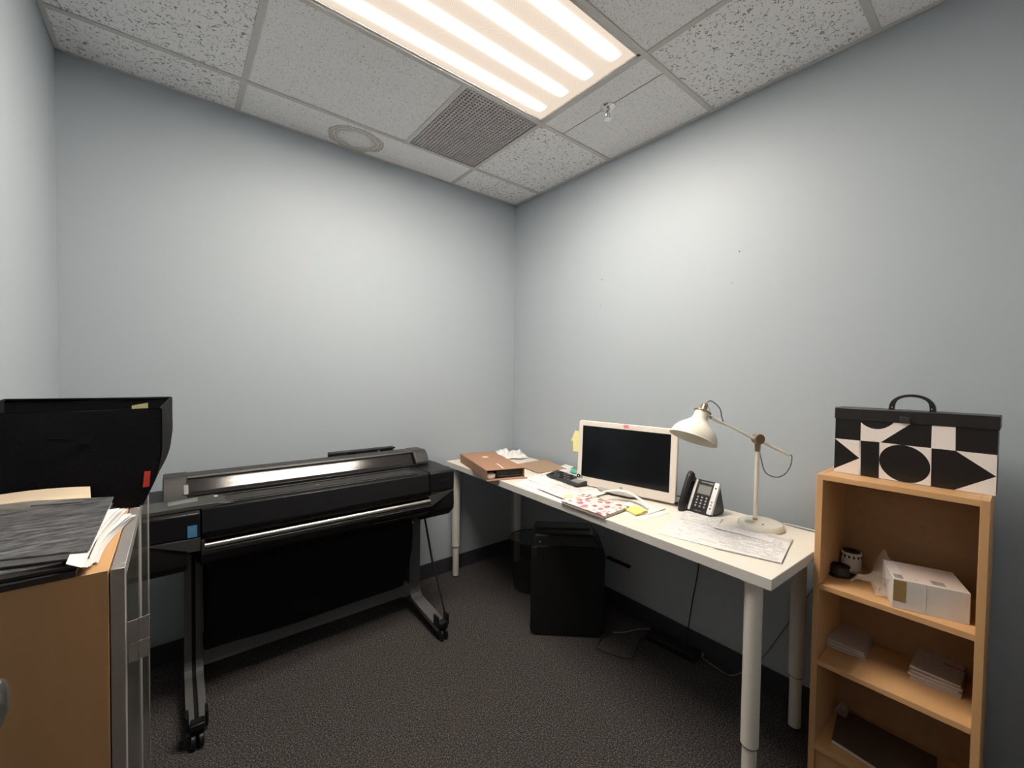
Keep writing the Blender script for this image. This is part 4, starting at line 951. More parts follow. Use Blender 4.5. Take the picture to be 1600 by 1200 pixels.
build('barcode', bars(0.006, 0.026, *sorted((yb(0.006), yb(0.036))), 10, 1), M['darkbook'], lab_)
build('barcode', bars(0.088, 0.118, *sorted((yb(0.010), yb(0.040))), 10, 2), M['darkbook'], lab_)
# tape dispensers
t0 = at(1325, 893, z=fz); 
td = thing('tape_spool', 'white plastic spool with square slots standing at the back of the upper shelf', 'spool', (t0.x + 0.045, t0.y + 0.001, fz))
b = MB(); b.lathe([(0.030, 0), (0.030, 0.062), (0.026, 0.062), (0.026, 0.003), (0.001, 0.003)], 40, cap=False); build('spool_body', b, M['paper'], td)
for k in range(14):
    a = k * 2 * PI / 14; b = MB(Matrix.Rotation(a, 4, 'Z')); b.box(0.0285, 0.0306, -0.0028, 0.0028, 0.044, 0.053); build('slot', b, M['blackm'], td)
b = MB(); b.lathe([(0.0255, 0.030), (0.0255, 0.066), (0.014, 0.066), (0.014, 0.030)], 32, cap=False); build('tape_roll', b, M['blackp'], td, label='black tape roll inside')
t1 = at(1308, 903, z=fz)
dk = thing('tape_dispenser', 'dark tape roll on a flat black base in front of the white spool', 'tape dispenser', (t1.x + 0.030, t1.y, fz), -0.9)
b = MB(); b.prism([(-0.034, -0.012), (-0.030, 0.022), (0.0, 0.032), (0.03, 0.022), (0.055, 0.006), (0.055, -0.006), (0.02, -0.026), (-0.02, -0.026)], 'z', 0, 0.008); build('base', b, M['blackm'], dk, bevel=0.002)
b = MB(); b.lathe([(0.027, 0.008), (0.027, 0.034), (0.016, 0.034), (0.016, 0.008), (0.027, 0.008)], 36, cap=False); build('tape_roll', b, M['greyp'], dk, label='grey brown tape roll')
b = MB(); b.lathe([(0.029, 0.034), (0.029, 0.037), (0.015, 0.037), (0.015, 0.034), (0.029, 0.034)], 36, cap=False); build('rim', b, M['blackm'], dk)
# clear plastic bag
g0 = at(1370, 930, z=fz)
def bagf(u, v):
    r = math.sin(5 * u + 7 * v) * 0.008 + math.sin(13 * u - 9 * v) * 0.005 + math.sin(23 * u + 17 * v) * 0.002
    x_ = 0.115 * v + r; y_ = 0.045 - 0.095 * u + 0.012 * math.sin(6 * v + 2 * u) - 0.03 * v
    z_ = 0.004 + 0.012 + 0.05 * math.sin(PI * min(1, u * 1.1)) * (0.3 + v * 0.9) + 0.035 * v * v + r * 0.7
    return (x_, y_, max(z_, 0.002))
b = MB(); b.sheet(bagf, 26, 22, 0.0003)
def bagf2(u, v):
    r = math.sin(6 * u + 5 * v) * 0.006 + math.sin(17 * u - 11 * v) * 0.004
    return (0.0 + 0.02 * math.sin(4 * u) + r, -0.012 - 0.04 * v + r, 0.055 * (1 - u) + 0.003 + 0.01 * v)
b.sheet(bagf2, 14, 8, 0.0003)
build('plastic_bag', b, M['bag'], loc=(g0.x - 0.002, g0.y + 0.020, fz), label='crumpled clear plastic bag beside the white carton on the upper shelf', cat='bag', angle=60)

# card bundles on the middle shelf
def cards(name, label, corners, z, hs, seed):
    r = random.Random(seed); c = [Vector((p.x, p.y, 0)) for p in corners]; cen = sum(c, Vector()) / 4
    a = ((c[1] - c[0]) + (c[2] - c[3])).normalized(); an_ = math.atan2(a.y, a.x); R_ = Matrix.Rotation(-an_, 3, 'Z')
    l = [R_ @ (p - cen) for p in c]; t = thing(name, label, 'cards', (cen.x, cen.y, z), an_)
    zz = 0.0006; n = len(hs)
    for k, h_ in enumerate(hs):
        o = Vector((r.uniform(-.004, .004), r.uniform(-.004, .004), 0)) if k < n - 1 else Vector()
        b = MB(); lift = 0.006 if k == n - 1 else 0.0
        q = [p + o for p in l]
        b.sheet(lambda u, v: tuple((q[0] * (1 - u) + q[1] * u) * (1 - v) + (q[3] * (1 - u) + q[2] * u) * v + Vector((0, 0, zz + lift * (1 - v) ** 3 * 0.6 * (1 - u) + 0.004 * k / n * (1 - u) ** 2))), 6, 6, h_ * 0.86)
        build('card', b, [M['cardprint']], t); zz += h_
    return t, zz, l
z2 = SH2
tc1 = [at(1288, 996, z=z2 + .028), at(1350, 1020, z=z2 + .028), at(1364, 985, z=z2 + .028), at(1305, 960, z=z2 + .028)]
c1t, zt1, l1 = cards('card_stack', 'stack of printed cards at the left end of the middle bookcase shelf', tc1, z2, [0.006, 0.004, 0.006, 0.004, 0.006], 2)
tc2 = [at(1421, 1042, z=z2 + .04), at(1501, 1072, z=z2 + .04), at(1511, 1033, z=z2 + .04), at(1441, 1002, z=z2 + .04)]
c2t, zt2, l2 = cards('card_stack', 'thicker card stack with red line and binder clip on the middle shelf', tc2, z2, [0.005, 0.006, 0.004, 0.007, 0.006, 0.005, 0.007], 5)
p = l2[3] * 0.4 + l2[2] * 0.6; q = l2[3] * 0.55 + l2[2] * 0.45 
b = MB(); m1_ = (l2[0] * 0.3 + l2[1] * 0.7) * 0.0 + (l2[3] * 0.48 + l2[2] * 0.52) 
b.box(-0.02 + m1_.x, 0.012 + m1_.x, m1_.y - 0.016, m1_.y - 0.012, zt2 + 0.0045, zt2 + 0.0058); build('binder_clip', MB().box(m1_.x - 0.034, m1_.x - 0.014, m1_.y - 0.010, m1_.y + 0.004, zt2 + 0.001, zt2 + 0.010), M['blackm'], c2t, bevel=0.002)
rp_ = l2[0] * 0.12 + l2[1] * 0.40 + l2[2] * 0.40 + l2[3] * 0.12
b = MB(); b.box(rp_.x - 0.022, rp_.x + 0.026, rp_.y + 0.004, rp_.y + 0.009, zt2 + 0.0004, zt2 + 0.0018); build('red_line', b, M['redink'], c2t, label='red printed line')

# dark covered booklet on the bottom shelf
z3 = SH3
bk4 = [at(1299, 1160, z=z3), Vector((-0.322, -2.365, 0)), Vector((-0.100, -2.345, 0)), at(1311, 1108, z=z3)]
cenb = sum([Vector((p.x, p.y, 0)) for p in bk4], Vector()) / 4
bkl = thing('booklet', 'dark brown covered booklet lying flat on the bottom bookcase shelf', 'book', (cenb.x, cenb.y, z3))
lb4 = [Vector((p.x - cenb.x, p.y - cenb.y, 0)) for p in bk4]
build('pages', slab(lb4, 0.001, 0.011, 0.004), M['boxwhite'], bkl); build('cover', slab(lb4, 0.011, 0.0122, 0.0), M['darkbook'], bkl)
b = MB(); b.sheet(crumple(0, 0, 0.05, 0.04, 0.035, 9), 12, 10, 0.0004); g3 = at(1302, 1116, z=z3)
build('plastic_scrap', b, M['bag'], loc=(g3.x + 0.01, g3.y - 0.02, z3 + 0.014), label='small crumpled clear plastic scrap at the back of the bottom shelf', cat='wrap')

# ------------------------------------------------------------------ wide format printer
PX0, PX1 = -2.150, -0.832           # whole body
MX0, MX1 = -1.955, -0.978           # between the end modules
pt = thing('plotter', 'large black wide format printer on grey wheeled legs by the back wall', 'printer', (-1.49, -0.30, 0))
PO = Vector((-1.49, -0.30, 0))
def pb2(name, mb, m, parent=None, **kw):
    mb.v = [v - PO for v in mb.v]; return build(name, mb, m, parent or pt, **kw)
# core beam between the modules
b = MB(); b.prism([(-0.10, 0.60), (-0.10, 0.86), (-0.345, 0.86), (-0.345, 0.836), (-0.47, 0.832), (-0.47, 0.80), (-0.44, 0.72), (-0.43, 0.62), (-0.38, 0.585)], 'x', MX0 - 0.01, MX1 + 0.01); pb2('main_body', b, M['blackp'], bevel=0.002)
# front window lid
b = MB(); b.prism([(-0.345, 0.840), (-0.345, 0.849), (-0.497, 0.846), (-0.512, 0.838), (-0.522, 0.750), (-0.512, 0.742), (-0.500, 0.742), (-0.495, 0.834), (-0.488, 0.838)], 'x', MX0 + 0.003, MX1 - 0.003); ldo = pb2('front_lid', b, M['blackp'], bevel=0.0025)
b = MB(); b.box(MX0 + 0.05, MX1 - 0.06, -0.470, -0.385, 0.8465, 0.8500); pb2('lid_window', b, M['greyp'], ldo, bevel=0.002)
b = MB(); b.box(MX0 + 0.01, MX1 - 0.05, -0.3815, -0.372, 0.849, 0.8545); pb2('lid_ridge', b, M['greyp'], ldo, bevel=0.002)
b = MB(); b.box(MX0 + 0.01, MX1 - 0.06, -0.498, -0.490, 0.8455, 0.8505); pb2('lid_ridge', b, M['greyp'], ldo, bevel=0.002)
text('maker_mark', 'hp', 0.016, M['silver'], ldo, Matrix.Translation(Vector((-1.515, -0.436, 0.8504)) - PO))
# paper exit: slotted dark strip, bar, lower apron
b = MB(); b.box(MX0, MX1, -0.505, -0.47, 0.715, 0.742)
for k in range(40):
    x_ = MX0 + 0.012 + k * (MX1 - MX0 - 0.024) / 40; b.box(x_, x_ + 0.016, -0.509, -0.504, 0.722, 0.728)
pb2('exit_slot', b, M['blackm'])
b = MB(); b.tube([(MX0 + 0.01, -0.522, 0.699), (MX1 - 0.003, -0.522, 0.699)], 0.0105, 20); pb2('exit_bar', b, M['steel'], label='polished steel bar')
prof = [(-0.515, 0.694), (-0.535, 0.685), (-0.537, 0.670), (-0.520, 0.640), (-0.485, 0.612), (-0.440, 0.595), (-0.38, 0.590), (-0.38, 0.60), (-0.44, 0.606), (-0.48, 0.625), (-0.505, 0.655), (-0.505, 0.70)]
b = MB(); b.prism(prof, 'x', MX0, MX1); pb2('lower_apron', b, M['blackp'], bevel=0.0015)
b = MB(); b.box(-1.28, MX1 - 0.01, -0.5275, -0.515, 0.641, 0.646); b.box(-1.28, MX1 - 0.004, -0.5415, -0.53, 0.676, 0.680); pb2('apron_rail', b, M['greyp'], bevel=0.001)
# roll cover (smoked, faces up and forward)
cv = []
for k in range(7):
    t = k / 6; cv.append((-0.298 - 0.040 * t - 0.0002 * math.sin(PI * t), 0.916 - 0.050 * t + 0.0002 * math.sin(PI * t)))
b = MB(); b.prism([(-0.292, 0.921)] + cv + [(-0.342, 0.848), (-0.30, 0.848), (-0.27, 0.90)], 'x', MX0 - 0.035, MX1 - 0.010); pb2('roll_cover', b, M['gloss'], bang=50)
b = MB(); b.prism([(-0.300, 0.921), (-0.292, 0.931), (-0.20, 0.928), (-0.14, 0.90), (-0.11, 0.86), (-0.29, 0.86), (-0.290, 0.915)], 'x', MX0 - 0.085, MX1 + 0.005); pb2('top_cover', b, M['greyp'], bevel=0.002)
# right roll end cap
b = MB(); b.prism([(-0.345, 0.853), (-0.350, 0.868), (-0.315, 0.918), (-0.295, 0.932), (-0.20, 0.931), (-0.135, 0.905), (-0.10, 0.853)], 'x', MX1 + 0.001, MX1 + 0.085); pb2('end_cap', b, M['greyp'], bevel=0.008, seg=3)
# left roll end cap with light hub
b = MB(); b.prism([(-0.36, 0.84), (-0.345, 0.868), (-0.312, 0.918), (-0.295, 0.932), (-0.20, 0.931), (-0.135, 0.905), (-0.10, 0.84)], 'x', MX0 - 0.115, MX0 - 0.036); lc = pb2('end_cap', b, M['greyp'], bevel=0.004)
b = MB(); b.hexa([(-2.003, -0.352, 0.868), (-1.988, -0.352, 0.868), (-1.988, -0.335, 0.868), (-2.003, -0.335, 0.868)], [(-2.003, -0.325, 0.90), (-1.988, -0.325, 0.90), (-1.988, -0.305, 0.90), (-2.003, -0.305, 0.90)]); pb2('spindle_hub', b, M['lcd'], lc)
# right end module
b = MB(); b.prism([(-0.10, 0.60), (-0.10, 0.846), (-0.31, 0.853), (-0.513, 0.848), (-0.522, 0.840), (-0.520, 0.738), (-0.30, 0.70), (-0.25, 0.60)], 'x', MX1 + 0.001, PX1); rm = pb2('end_module', b, M['blackp'], bevel=0.005, seg=2)
text('model_name', 'DesignJet', 0.012, M['greyp'], rm, Matrix.Translation(Vector((-0.895, -0.5225, 0.800)) - PO) @ Matrix.Rotation(PI / 2, 4, 'X'))
b = MB(); b.prism([(-0.519, 0.737), (-0.523, 0.66), (-0.518, 0.632), (-0.47, 0.590), (-0.40, 0.562), (-0.30, 0.562), (-0.22, 0.70), (-0.22, 0.737)], 'x', MX1 + 0.004, PX1); pb2('lower_housing', b, M['blackm'], bevel=0.004)
b = MB(); b.hexa([(MX1 - 0.004, -0.538, 0.672), (MX1 + 0.030, -0.530, 0.683), (MX1 + 0.030, -0.50, 0.683), (MX1 - 0.004, -0.50, 0.672)], [(MX1 - 0.008, -0.523, 0.722), (PX1 - 0.001, -0.5215, 0.737), (PX1 - 0.001, -0.50, 0.737), (MX1 - 0.008, -0.50, 0.722)]); pb2('side_wing', b, M['greyp'], bevel=0.001)
# left end module with the control panel
b = MB(); b.prism([(-0.10, 0.60), (-0.10, 0.84), (-0.36, 0.842), (-0.507, 0.838), (-0.522, 0.828), (-0.520, 0.738), (-0.30, 0.70), (-0.25, 0.60)], 'x', PX0, MX0 - 0.001); lm = pb2('end_module', b, M['blackp'], bevel=0.005, seg=2)
b = MB(); b.prism([(-0.519, 0.737), (-0.523, 0.66), (-0.518, 0.632), (-0.47, 0.600), (-0.40, 0.57), (-0.30, 0.57), (-0.22, 0.70), (-0.22, 0.737)], 'x', PX0, MX0 - 0.04); pb2('lower_housing', b, M['blackm'], bevel=0.004)
b = MB(); b.hexa([(-1.985, -0.530, 0.688), (MX0 + 0.002, -0.530, 0.686), (MX0 + 0.002, -0.50, 0.686), (-2.09, -0.50, 0.728)], [(-2.11, -0.5215, 0.733), (MX0 - 0.002, -0.5235, 0.735), (MX0 - 0.002, -0.50, 0.735), (-2.11, -0.50, 0.733)]); pb2('side_wing', b, M['greyp'], bevel=0.001)
b = MB(); b.box(MX0 + 0.002, MX0 + 0.012, -0.535, -0.508, 0.685, 0.722); pb2('bar_bracket', b, M['greyp'], bevel=0.001)
b = MB(); b.prism([(PX0 + 0.02, 0.853), (-1.905, 0.857), (-1.865, 0.849), (-1.845, 0.8475), (-1.865, 0.8455), (-1.93, 0.8405), (PX0 + 0.02, 0.8385)], 'y', -0.505, -0.365); cp = pb2('control_panel', b, M['panelgrey'], bevel=0.0015)
for v_ in [0]: pass
tz = lambda x: 0.853 + (x - (PX0 + 0.02)) * (0.857 - 0.853) / (-1.905 - PX0 - 0.02)
s4 = [at(262, 791, z=0.856), at(309, 783, z=0.856), at(309, 777, z=0.856), at(262, 785.5, z=0.856)]
b = MB(); b.hexa([(p.x, p.y, tz(p.x) - 0.001) for p in s4], [(p.x, p.y, tz(p.x) + 0.0008) for p in s4]); pb2('panel_screen', b, M['lcd'], cp, label='grey panel display')
bp0 = at(337, 775, z=0.857); b = MB(Matrix.Translation((bp0.x, bp0.y, 0.8565))); b.lathe([(0.007, 0), (0.007, 0.0016), (0.005, 0.002)], 20); pb2('panel_button', b, M['paper'], cp, label='white round button')
b = MB(); b.box(-1.995, -1.966, -0.5235, -0.519, 0.741, 0.786); lbx = pb2('energy_label', b, M['blue'], label='light blue energy label')
for zz_ in (0.753, 0.763, 0.773):
    b = MB(); b.box(-1.990, -1.971, -0.5240, -0.5230, zz_, zz_ + 0.004); pb2('label_line', b, M['lcd'], lbx)
# output tray frame behind the cover
b = MB(); b.box(-1.385, -1.02, -0.135, -0.115, 0.88, 0.938); b.box(-1.385, -1.02, -0.165, -0.135, 0.930, 0.938); tr = pb2('rear_tray', b, M['blackp'], bevel=0.002)
b = MB(); b.box(-1.37, -1.29, -0.1385, -0.134, 0.905, 0.926); b.box(-1.24, -1.10, -0.1385, -0.134, 0.91, 0.928); pb2('tray_rib', b, M['panelgrey'], tr)
b = MB(); b.box(-1.115, -1.105, -0.142, -0.134, 0.90, 0.925); pb2('tray_latch', b, M['silver'], tr)
# stand: two legs, cross bar, wheels, brace, cloth bin
def pleg(xc, split):
    prof_o = [(-0.30, 0.60), (-0.30, 0.155)] + [(-0.30 - 0.05 * (1 - math.cos(a)), 0.155 - 0.062 * math.sin(a)) for a in [PI / 2 * k / 6 for k in range(1, 7)]] + [(-0.47, 0.083), (-0.628, 0.069)]
    th_ = 0.022; path = [Vector((0, a, b_)) for a, b_ in prof_o]; prof_i = []
    for i, p in enumerate(path):
        t = (path[min(i + 1, len(path) - 1)] - path[max(i - 1, 0)]).normalized(); nrm = Vector((0, -t.z, t.y)); prof_i.append(p + nrm * th_)
    # offset to the rear/below side
    if prof_i[0].y < path[0].y: prof_i = [p * 2 - q for p, q in zip(path, prof_i)]
    poly = [(p.y, p.z) for p in path] + [(p.y, p.z) for p in prof_i[::-1]]
    lo = None
    segs = ((xc - 0.032, xc - 0.007), (xc + 0.007, xc + 0.032)) if split else ((xc - 0.032, xc + 0.032),)
    b = MB()
    for a, c in segs:
        for i in range(len(path) - 1):
            q = [(path[i].y, path[i].z), (path[i + 1].y, path[i + 1].z), (prof_i[i + 1].y, prof_i[i + 1].z), (prof_i[i].y, prof_i[i].z)]; b.prism(q, 'x', a, c)
    lo = pb2('leg', b, M['legmetal'])
    if split:
        b = MB()
        for i in range(len(path) - 1):
            k_ = 0.35
            q = [tuple((path[j] * (1 - k_) + prof_i[j] * k_)[1:]) for j in (i, i + 1)] + [(prof_i[i + 1].y, prof_i[i + 1].z), (prof_i[i].y, prof_i[i].z)]; b.prism(q, 'x', xc - 0.007, xc + 0.007)
        pb2('groove', b, M['blackm'], lo)
    b = MB(); b.box(xc - 0.030, xc + 0.030, -0.30, -0.02, 0.062, 0.092); pb2('rear_foot', b, M['legmetal'], lo, bevel=0.003)
    for yw in (-0.615, -0.055):
        b = MB(); b.box(xc - 0.020, xc + 0.020, yw - 0.018, yw + 0.02, 0.052, 0.088); b.box(xc - 0.016, xc + 0.016, yw - 0.005, yw + 0.012, 0.03, 0.056); pb2('caster_fork', b, M['blackm'], lo, bevel=0.004)
        for s_ in (-1, 1):
            b = MB(Matrix.Translation((xc + s_ * 0.012, yw - 0.012, 0.026)) @ Matrix.Rotation(PI / 2, 4, 'Y')); b.lathe([(0.010, -0.008), (0.022, -0.008), (0.0258, -0.005), (0.0258, 0.005), (0.022, 0.008), (0.010, 0.008)], 26); pb2('wheel', b, M['blackp'], lo)
    b = MB(); b.box(xc - 0.034, xc - 0.024, -0.634, -0.585, 0.068, 0.125); b.box(xc + 0.024, xc + 0.034, -0.634, -0.585, 0.068, 0.125); b.box(xc - 0.024, xc + 0.024, -0.640, -0.62, 0.068, 0.090); pb2('leg_bracket', b, M['blackp'], lo, bevel=0.003)
    return lo
pleg(-1.972, True); lr = pleg(-0.955, False)
b = MB(); b.tube([(-0.928, -0.36, 0.56), (-0.925, -0.45, 0.34), (-0.925, -0.60, 0.105)], 0.0055, 10); pb2('brace_rod', b, M['blackm'])
b = MB(); b.box(-1.94, -0.985, -0.300, -0.270, 0.104, 0.168); b.box(-1.02, -0.995, -0.292, -0.265, 0.09, 0.11); pb2('cross_bar', b, M['legmetal'], bevel=0.002)
def bin_f(u, v):
    x_ = -1.935 + 0.90 * u + (0.012 * math.sin(v * 3 + 1) * (u)); yy = -0.375 + 0.045 * v - 0.035 * math.sin(PI * v) + 0.006 * math.sin(9 * u + 2 * v); z_ = 0.600 - 0.412 * v - 0.012 * math.sin(PI * u) * v
    return (x_ + 0.012 * (1 - v), yy, z_)
b = MB(); b.sheet(bin_f, 24, 12, 0.002)
def bin_b(u, v): return (-1.935 + 0.90 * u, -0.10 - 0.14 * v, 0.60 - 0.42 * v)
b.sheet(bin_b, 12, 8, 0.002)
b.sheet(lambda u, v: (-1.935 + 0.90 * u, -0.33 + 0.09 * v, 0.186 - 0.01 * math.sin(PI * v)), 12, 4, 0.002)
pb2('cloth_bin', b, M['cloth'])
b = MB(); b.box(-1.05, -1.035, -0.40, -0.12, 0.565, 0.588); pb2('bin_rail', b, M['blackm']); b = MB(); b.box(-1.93, -1.915, -0.40, -0.12, 0.565, 0.588); pb2('bin_rail', b, M['blackm'])
b = MB(Matrix.Translation((-1.01, -0.378, 0.548)) @ Matrix.Rotation(PI / 2, 4, 'X')); b.lathe([(0.006, -0.03), (0.006, 0.0), (0.002, 0.003)], 14); pb2('rail_pin', b, M['silver'])

# ------------------------------------------------------------------ birch cabinet at the left with smoked glass doors
KX0, KX1, KY0, KY1, KZ = -2.392, -2.114, -1.590, -0.790, 1.058
kc = thing('cabinet', 'birch cabinet with grey framed glass doors at the left wall', 'cabinet', ((KX0 + KX1) / 2, (KY0 + KY1) / 2, 0))
KO = Vector(((KX0 + KX1) / 2, (KY0 + KY1) / 2, 0))
def kb_(name, x0, x1, y0, y1, z0, z1, m, parent=None, bv=0.0008, **kw):
    b = MB(); b.box(x0, x1, y0, y1, z0, z1); b.v = [v - KO for v in b.v]; return build(name, b, M[m], parent or kc, bevel=bv, seg=1, **kw)
kb_('side_panel', KX0, KX1, KY0, KY0 + tk, 0, KZ, 'birch'); kb_('side_panel', KX0, KX1, KY1 - tk, KY1, 0, KZ, 'birch')
kb_('top_panel', KX0, KX1, KY0 + tk, KY1 - tk, KZ - tk, KZ - 0.0004, 'birchh'); kb_('back_panel', KX0, KX0 + 0.005, KY0 + 0.004, KY1 - 0.004, 0.02, KZ - 0.004, 'hardboard')
for z_ in (0.10, 0.42, 0.74): kb_('shelf', KX0 + 0.006, KX1 - 0.004, KY0 + tk, KY1 - tk, z_ - tk, z_, 'birchh')
kb_('plinth', KX1 - 0.03, KX1 - 0.014, KY0 + tk, KY1 - tk, 0, 0.08, 'birchh')
ym = (KY0 + KY1) / 2
for a, c in ((KY0 + 0.001, ym - 0.0015), (ym + 0.0015, KY1 - 0.001)):
    b = MB(); xd0, xd1 = KX1 + 0.0015, KX1 + 0.0195; fw = 0.022
    b.box(xd0, xd1, a, a + fw, 0.085, KZ - 0.001); b.box(xd0, xd1, c - fw, c, 0.085, KZ - 0.001); b.box(xd0, xd1, a + fw, c - fw, KZ - 0.023, KZ - 0.001); b.box(xd0, xd1, a + fw, c - fw, 0.085, 0.107)
    b.v = [v - KO for v in b.v]; d_ = build('door', b, M['alum'], kc, bevel=0.001, seg=1, label='grey metal door frame with smoked glass')
    kb_('glass', xd0 + 0.010, xd1 - 0.0015, a + fw, c - fw, 0.107, KZ - 0.023, 'doorglass', d_, 0)

for (u0, v0, u1, v1, u2, v2, u3, v3) in ((198.5, 973, 215.5, 967, 215.5, 1002, 199.5, 1006), (217, 966, 233.5, 960, 233.5, 994, 217, 1000), (200, 1008, 215.5, 1003, 215.5, 1032, 201, 1036), (217, 1002, 234, 996, 234, 1023, 217, 1030)):  # four thin grey plates standing out past the near door edge
    q = [at(a, b_, y=-1.584) - KO for a, b_ in ((u0, v0), (u1, v1), (u2, v2), (u3, v3))]
    b = MB(); b.hexa([tuple(p) for p in q], [tuple(p + Vector((0, 0.002, 0))) for p in q]); build('grey_plate', b, M['alum'], kc)
# black canvas bin on the cabinet
zb = KZ
R_T = [Vector((-2.358, -1.200, 1.283)), Vector((-2.058, -1.200, 1.283)), Vector((-2.040, -0.815, 1.289)), Vector((-2.378, -0.815, 1.291))]
R_B = [Vector((-2.345, -1.195, zb + 0.002)), Vector((-2.094, -1.203, zb + 0.002)), Vector((-2.092, -0.86, zb + 0.002)), Vector((-2.350, -0.86, zb + 0.002))]
bn = thing('fabric_bin', 'large black canvas storage bin with a red tag on the left cabinet', 'storage bin', (-2.21, -1.0, zb))
BO = Vector((-2.21, -1.0, zb))
def wallf(i, j, inset=0.0):
    a0, a1, b0, b1 = R_T[i], R_T[j], R_B[i], R_B[j]; cen_t = sum(R_T, Vector()) / 4
    def f(u, v):      # v 0 bottom .. 1 top ; bulged profile: straight above, drawn in near the base
        vv = min(1.0, (v / 0.62)) ; k = 1 - (1 - vv) ** 1.8
        lo = b0 * (1 - u) + b1 * u; hi = a0 * (1 - u) + a1 * u
        p = Vector((lo.x + (hi.x - lo.x) * k, lo.y + (hi.y - lo.y) * k, lo.z + (hi.z - lo.z) * v))
        out = (p - Vector((cen_t.x, cen_t.y, p.z))).normalized()
        n_ = Vector(((a1 - a0).y, -(a1 - a0).x, 0)).normalized()
        p += n_ * (0.007 * math.sin(PI * u) * math.sin(PI * v) + 0.0012 * math.sin(11 * u + 6 * v) * math.sin(PI * u))
        return p - BO - n_ * inset
    return f
for nm, i, j in (('front_wall', 0, 1), ('side_wall', 1, 2), ('back_wall', 2, 3), ('side_wall', 3, 0)):
    b = MB(); b.sheet(wallf(i, j, 0.0), 16, 16, 0.004); build(nm, b, M['boxcloth'], bn)
b = MB(); b.hexa([p - BO for p in R_B], [p - BO + Vector((0, 0, 0.006)) for p in R_B]); build('base', b, M['boxcloth'], bn)
rimp = [p - BO + Vector((0, 0, 0.0)) for p in R_T]; b = MB(); b.tube([tuple(p) for p in rimp], 0.0035, 8, closed=True); build('rim', b, M['boxcloth'], bn)
tg0 = at(232, 764, y=-1.19); f_w = wallf(0, 1)
b = MB(); tp_ = f_w(0.955, 0.27); b.hexa([(tp_.x - 0.006, tp_.y - 0.008, tp_.z - 0.018), (tp_.x + 0.005, tp_.y - 0.008, tp_.z - 0.018), (tp_.x + 0.006, tp_.y + 0.0, tp_.z - 0.016), (tp_.x - 0.004, tp_.y, tp_.z - 0.016)], [(tp_.x - 0.003, tp_.y - 0.006, tp_.z + 0.018), (tp_.x + 0.008, tp_.y - 0.006, tp_.z + 0.018), (tp_.x + 0.008, tp_.y, tp_.z + 0.018), (tp_.x - 0.002, tp_.y, tp_.z + 0.018)])
build('tag', b, M['red'], bn, label='small red tag on the front corner')
hl = f_w(0.38, 0.76); hr__ = f_w(0.62, 0.74)
b = MB(); b.sheet(lambda u, v: (hl * (1 - u) + hr__ * u) + Vector((0, -0.004 - 0.010 * math.sin(PI * u) , -0.012 * v * u - 0.004 * v)), 10, 3, 0.0015); build('handle_strap', b, M['cloth'], bn)
sb_ = at(218, 637, y=-1.12)
b = MB(); b.sheet(lambda u, v: (-0.014 + 0.030 * u, 0.008 * v, -0.16 + 0.165 * v + 0.006 * u), 3, 6, 0.0008); build('yellow_paper', b, M['yellow2'], loc=(sb_.x, -1.13, 1.283), label='pale yellow paper sticking up inside the black canvas bin', cat='paper')

# stack in front of the bin: portfolio, papers, fan of papers, binder, cream folder
def flat(name, label, cat, pts, z, th, m, curl=None, nu=10, nv=10):
    c = [Vector((p[0], p[1], 0)) for p in pts]; cen = sum(c, Vector()) / 4; l = [p - cen for p in c]
    def fn(u, v):
        p = (l[0] * (1 - u) + l[1] * u) * (1 - v) + (l[3] * (1 - u) + l[2] * u) * v
        return (p.x, p.y, curl(u, v) if curl else 0)
    b = MB(); b.sheet(fn, nu, nv, th); return build(name, b, m, loc=(cen.x, cen.y, z), label=label, cat=cat)
zk = KZ
A_ = at(0, 916, z=zk + 0.008); B_ = at(118, 890, z=zk + 0.008)
ptf = [(-2.35, -1.565), (B_.x + 0.012, B_.y), (-2.128, -1.25), (-2.36, -1.25)]
flat('portfolio', 'worn black portfolio folder at the bottom of the stack on the cabinet', 'folder', [(-2.375, -1.60), (-2.150, -1.592), (-2.132, -1.225), (-2.375, -1.225)], zk + 0.001, 0.009, M['folderblack'])
flat('paper_stack', 'white papers showing between the black binder and the portfolio', 'paper', [(-2.375, at(0, 896, z=1.078).y), (at(96, 877, z=1.078).x, at(96, 877, z=1.078).y), (-2.165, -1.34), (-2.365, -1.34)], zk + 0.0180, 0.0032, M['paper'], curl=lambda u, v: 0.002 * math.sin(5 * u))
flat('document_folder', 'thin black card folder just under the scuffed binder', 'folder', [(-2.37, -1.585), (-2.138, -1.585), (-2.13, -1.25), (-2.37, -1.25)], zk + 0.0115, 0.005, M['folderblack'])
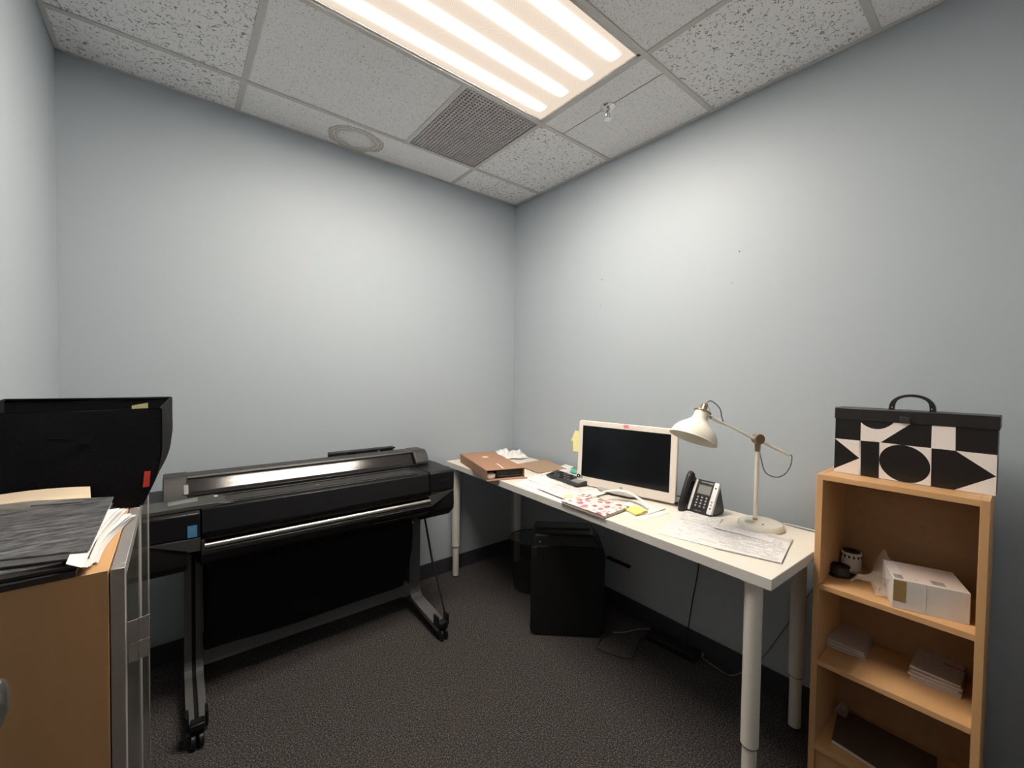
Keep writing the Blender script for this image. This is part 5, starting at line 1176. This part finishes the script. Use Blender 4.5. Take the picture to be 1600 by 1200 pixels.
# fan of papers toward the cabinet front
fan = thing('paper_fan', 'fanned bundle of white papers spilling over the right side of the cabinet top', 'papers', (-2.16, -1.38, zk))
FO = Vector((-2.16, -1.38, zk))
rr = random.Random(11)
for k in range(9):
    z_ = 0.003 + 0.0036 * k; sh_ = 0.004 * k
    t_ = k / 8
    far = at(213 - 26 * t_ ** 1.5 + rr.uniform(-1.5, 1.5), 806 - 6 * t_ + rr.uniform(-2, 2), z=zk + z_); near = at(152 - 24 * t_ + rr.uniform(-2, 2), 880 + 9 * t_, z=zk + z_); far.z = near.z = 0
    fl2 = far + Vector((-0.05, 0.0 + rr.uniform(-.01, .01), 0)); nl = near + Vector((-0.02, 0.03, 0))
    P4 = [nl - FO, near - FO, far - FO, fl2 - FO]; P4 = [Vector((p.x, p.y, 0)) for p in P4]
    b = MB(); b.sheet(lambda u, v: tuple(Vector(((P4[0] * (1 - u) + P4[1] * u) * (1 - v) + (P4[3] * (1 - u) + P4[2] * u) * v).to_2d().to_3d()) + Vector((0.010 * math.sin(PI * v) * u * -1, 0, z_ + 0.010 * v * v * (k / 9) + 0.0015 * math.sin(8 * v + k)))), 4, 14, 0.0005)
    build('sheet', b, M['form3'] if k == 8 else M['paper'], fan)
bp4 = [at(0, 878, z=1.092), at(140, 861, z=1.092), at(178, 778, z=1.105), at(0, 787, z=1.105)]
e0 = (bp4[1] - bp4[0]).normalized(); e1 = (bp4[2] - bp4[3]).normalized()
bp4[0] = bp4[0] - e0 * 0.13; bp4[3] = bp4[3] - e1 * 0.075
bcen = sum(bp4, Vector()) / 4
bi = thing('binder', 'large scuffed black binder on top of the paper stack on the cabinet', 'binder', tuple(bcen))
lbp = [p - bcen for p in bp4]
def hexq(q, z0, z1):
    m_ = MB(); m_.hexa([(p.x, p.y, p.z + z0) for p in q], [(p.x, p.y, p.z + z1) for p in q]); return m_
build('front_cover', hexq(lbp, 0.000, 0.0030), M['scuffed'], bi, bevel=0.001)
build('back_cover', hexq([p * 0.995 for p in lbp], -0.012, -0.0095), M['folderblack'], bi, bevel=0.001)
build('pages', hexq([p * 0.975 for p in lbp], -0.0095, 0.0), M['form3'], bi)
s5 = [at(49, 791, z=1.112), at(130, 784.5, z=1.112), at(130, 783, z=1.112), at(49, 789.0, z=1.112)]
b = MB(); b.tube([tuple((s5[0] + s5[3]) / 2 - bcen), tuple((s5[1] + s5[2]) / 2 - bcen)], 0.0022, 8); build('spine_bar', b, M['lcd'], bi, label='thin pale metal bar near the rear edge')
cr_p = [(-2.40 + 0.012, -1.285), (-2.165, -1.285), (-2.176, -1.212), (-2.40 + 0.012, -1.212)]
flat('manila_folder', 'cream folder with rounded tab behind the scuffed black binder', 'folder', cr_p, zk + 0.026, 0.004, M['cream'], curl=lambda u, v: 0.026 * v ** 2 + 0.012 * math.sin(2.6 * u) * v ** 2)
flat('cream_paper', 'pale cream paper edge between the manila folder and the binder', 'paper', [(-2.38, -1.30), (-2.160, -1.30), (-2.160, -1.235), (-2.38, -1.235)], zk + 0.0225, 0.003, M['paper'], curl=lambda u, v: 0.012 * v ** 2)
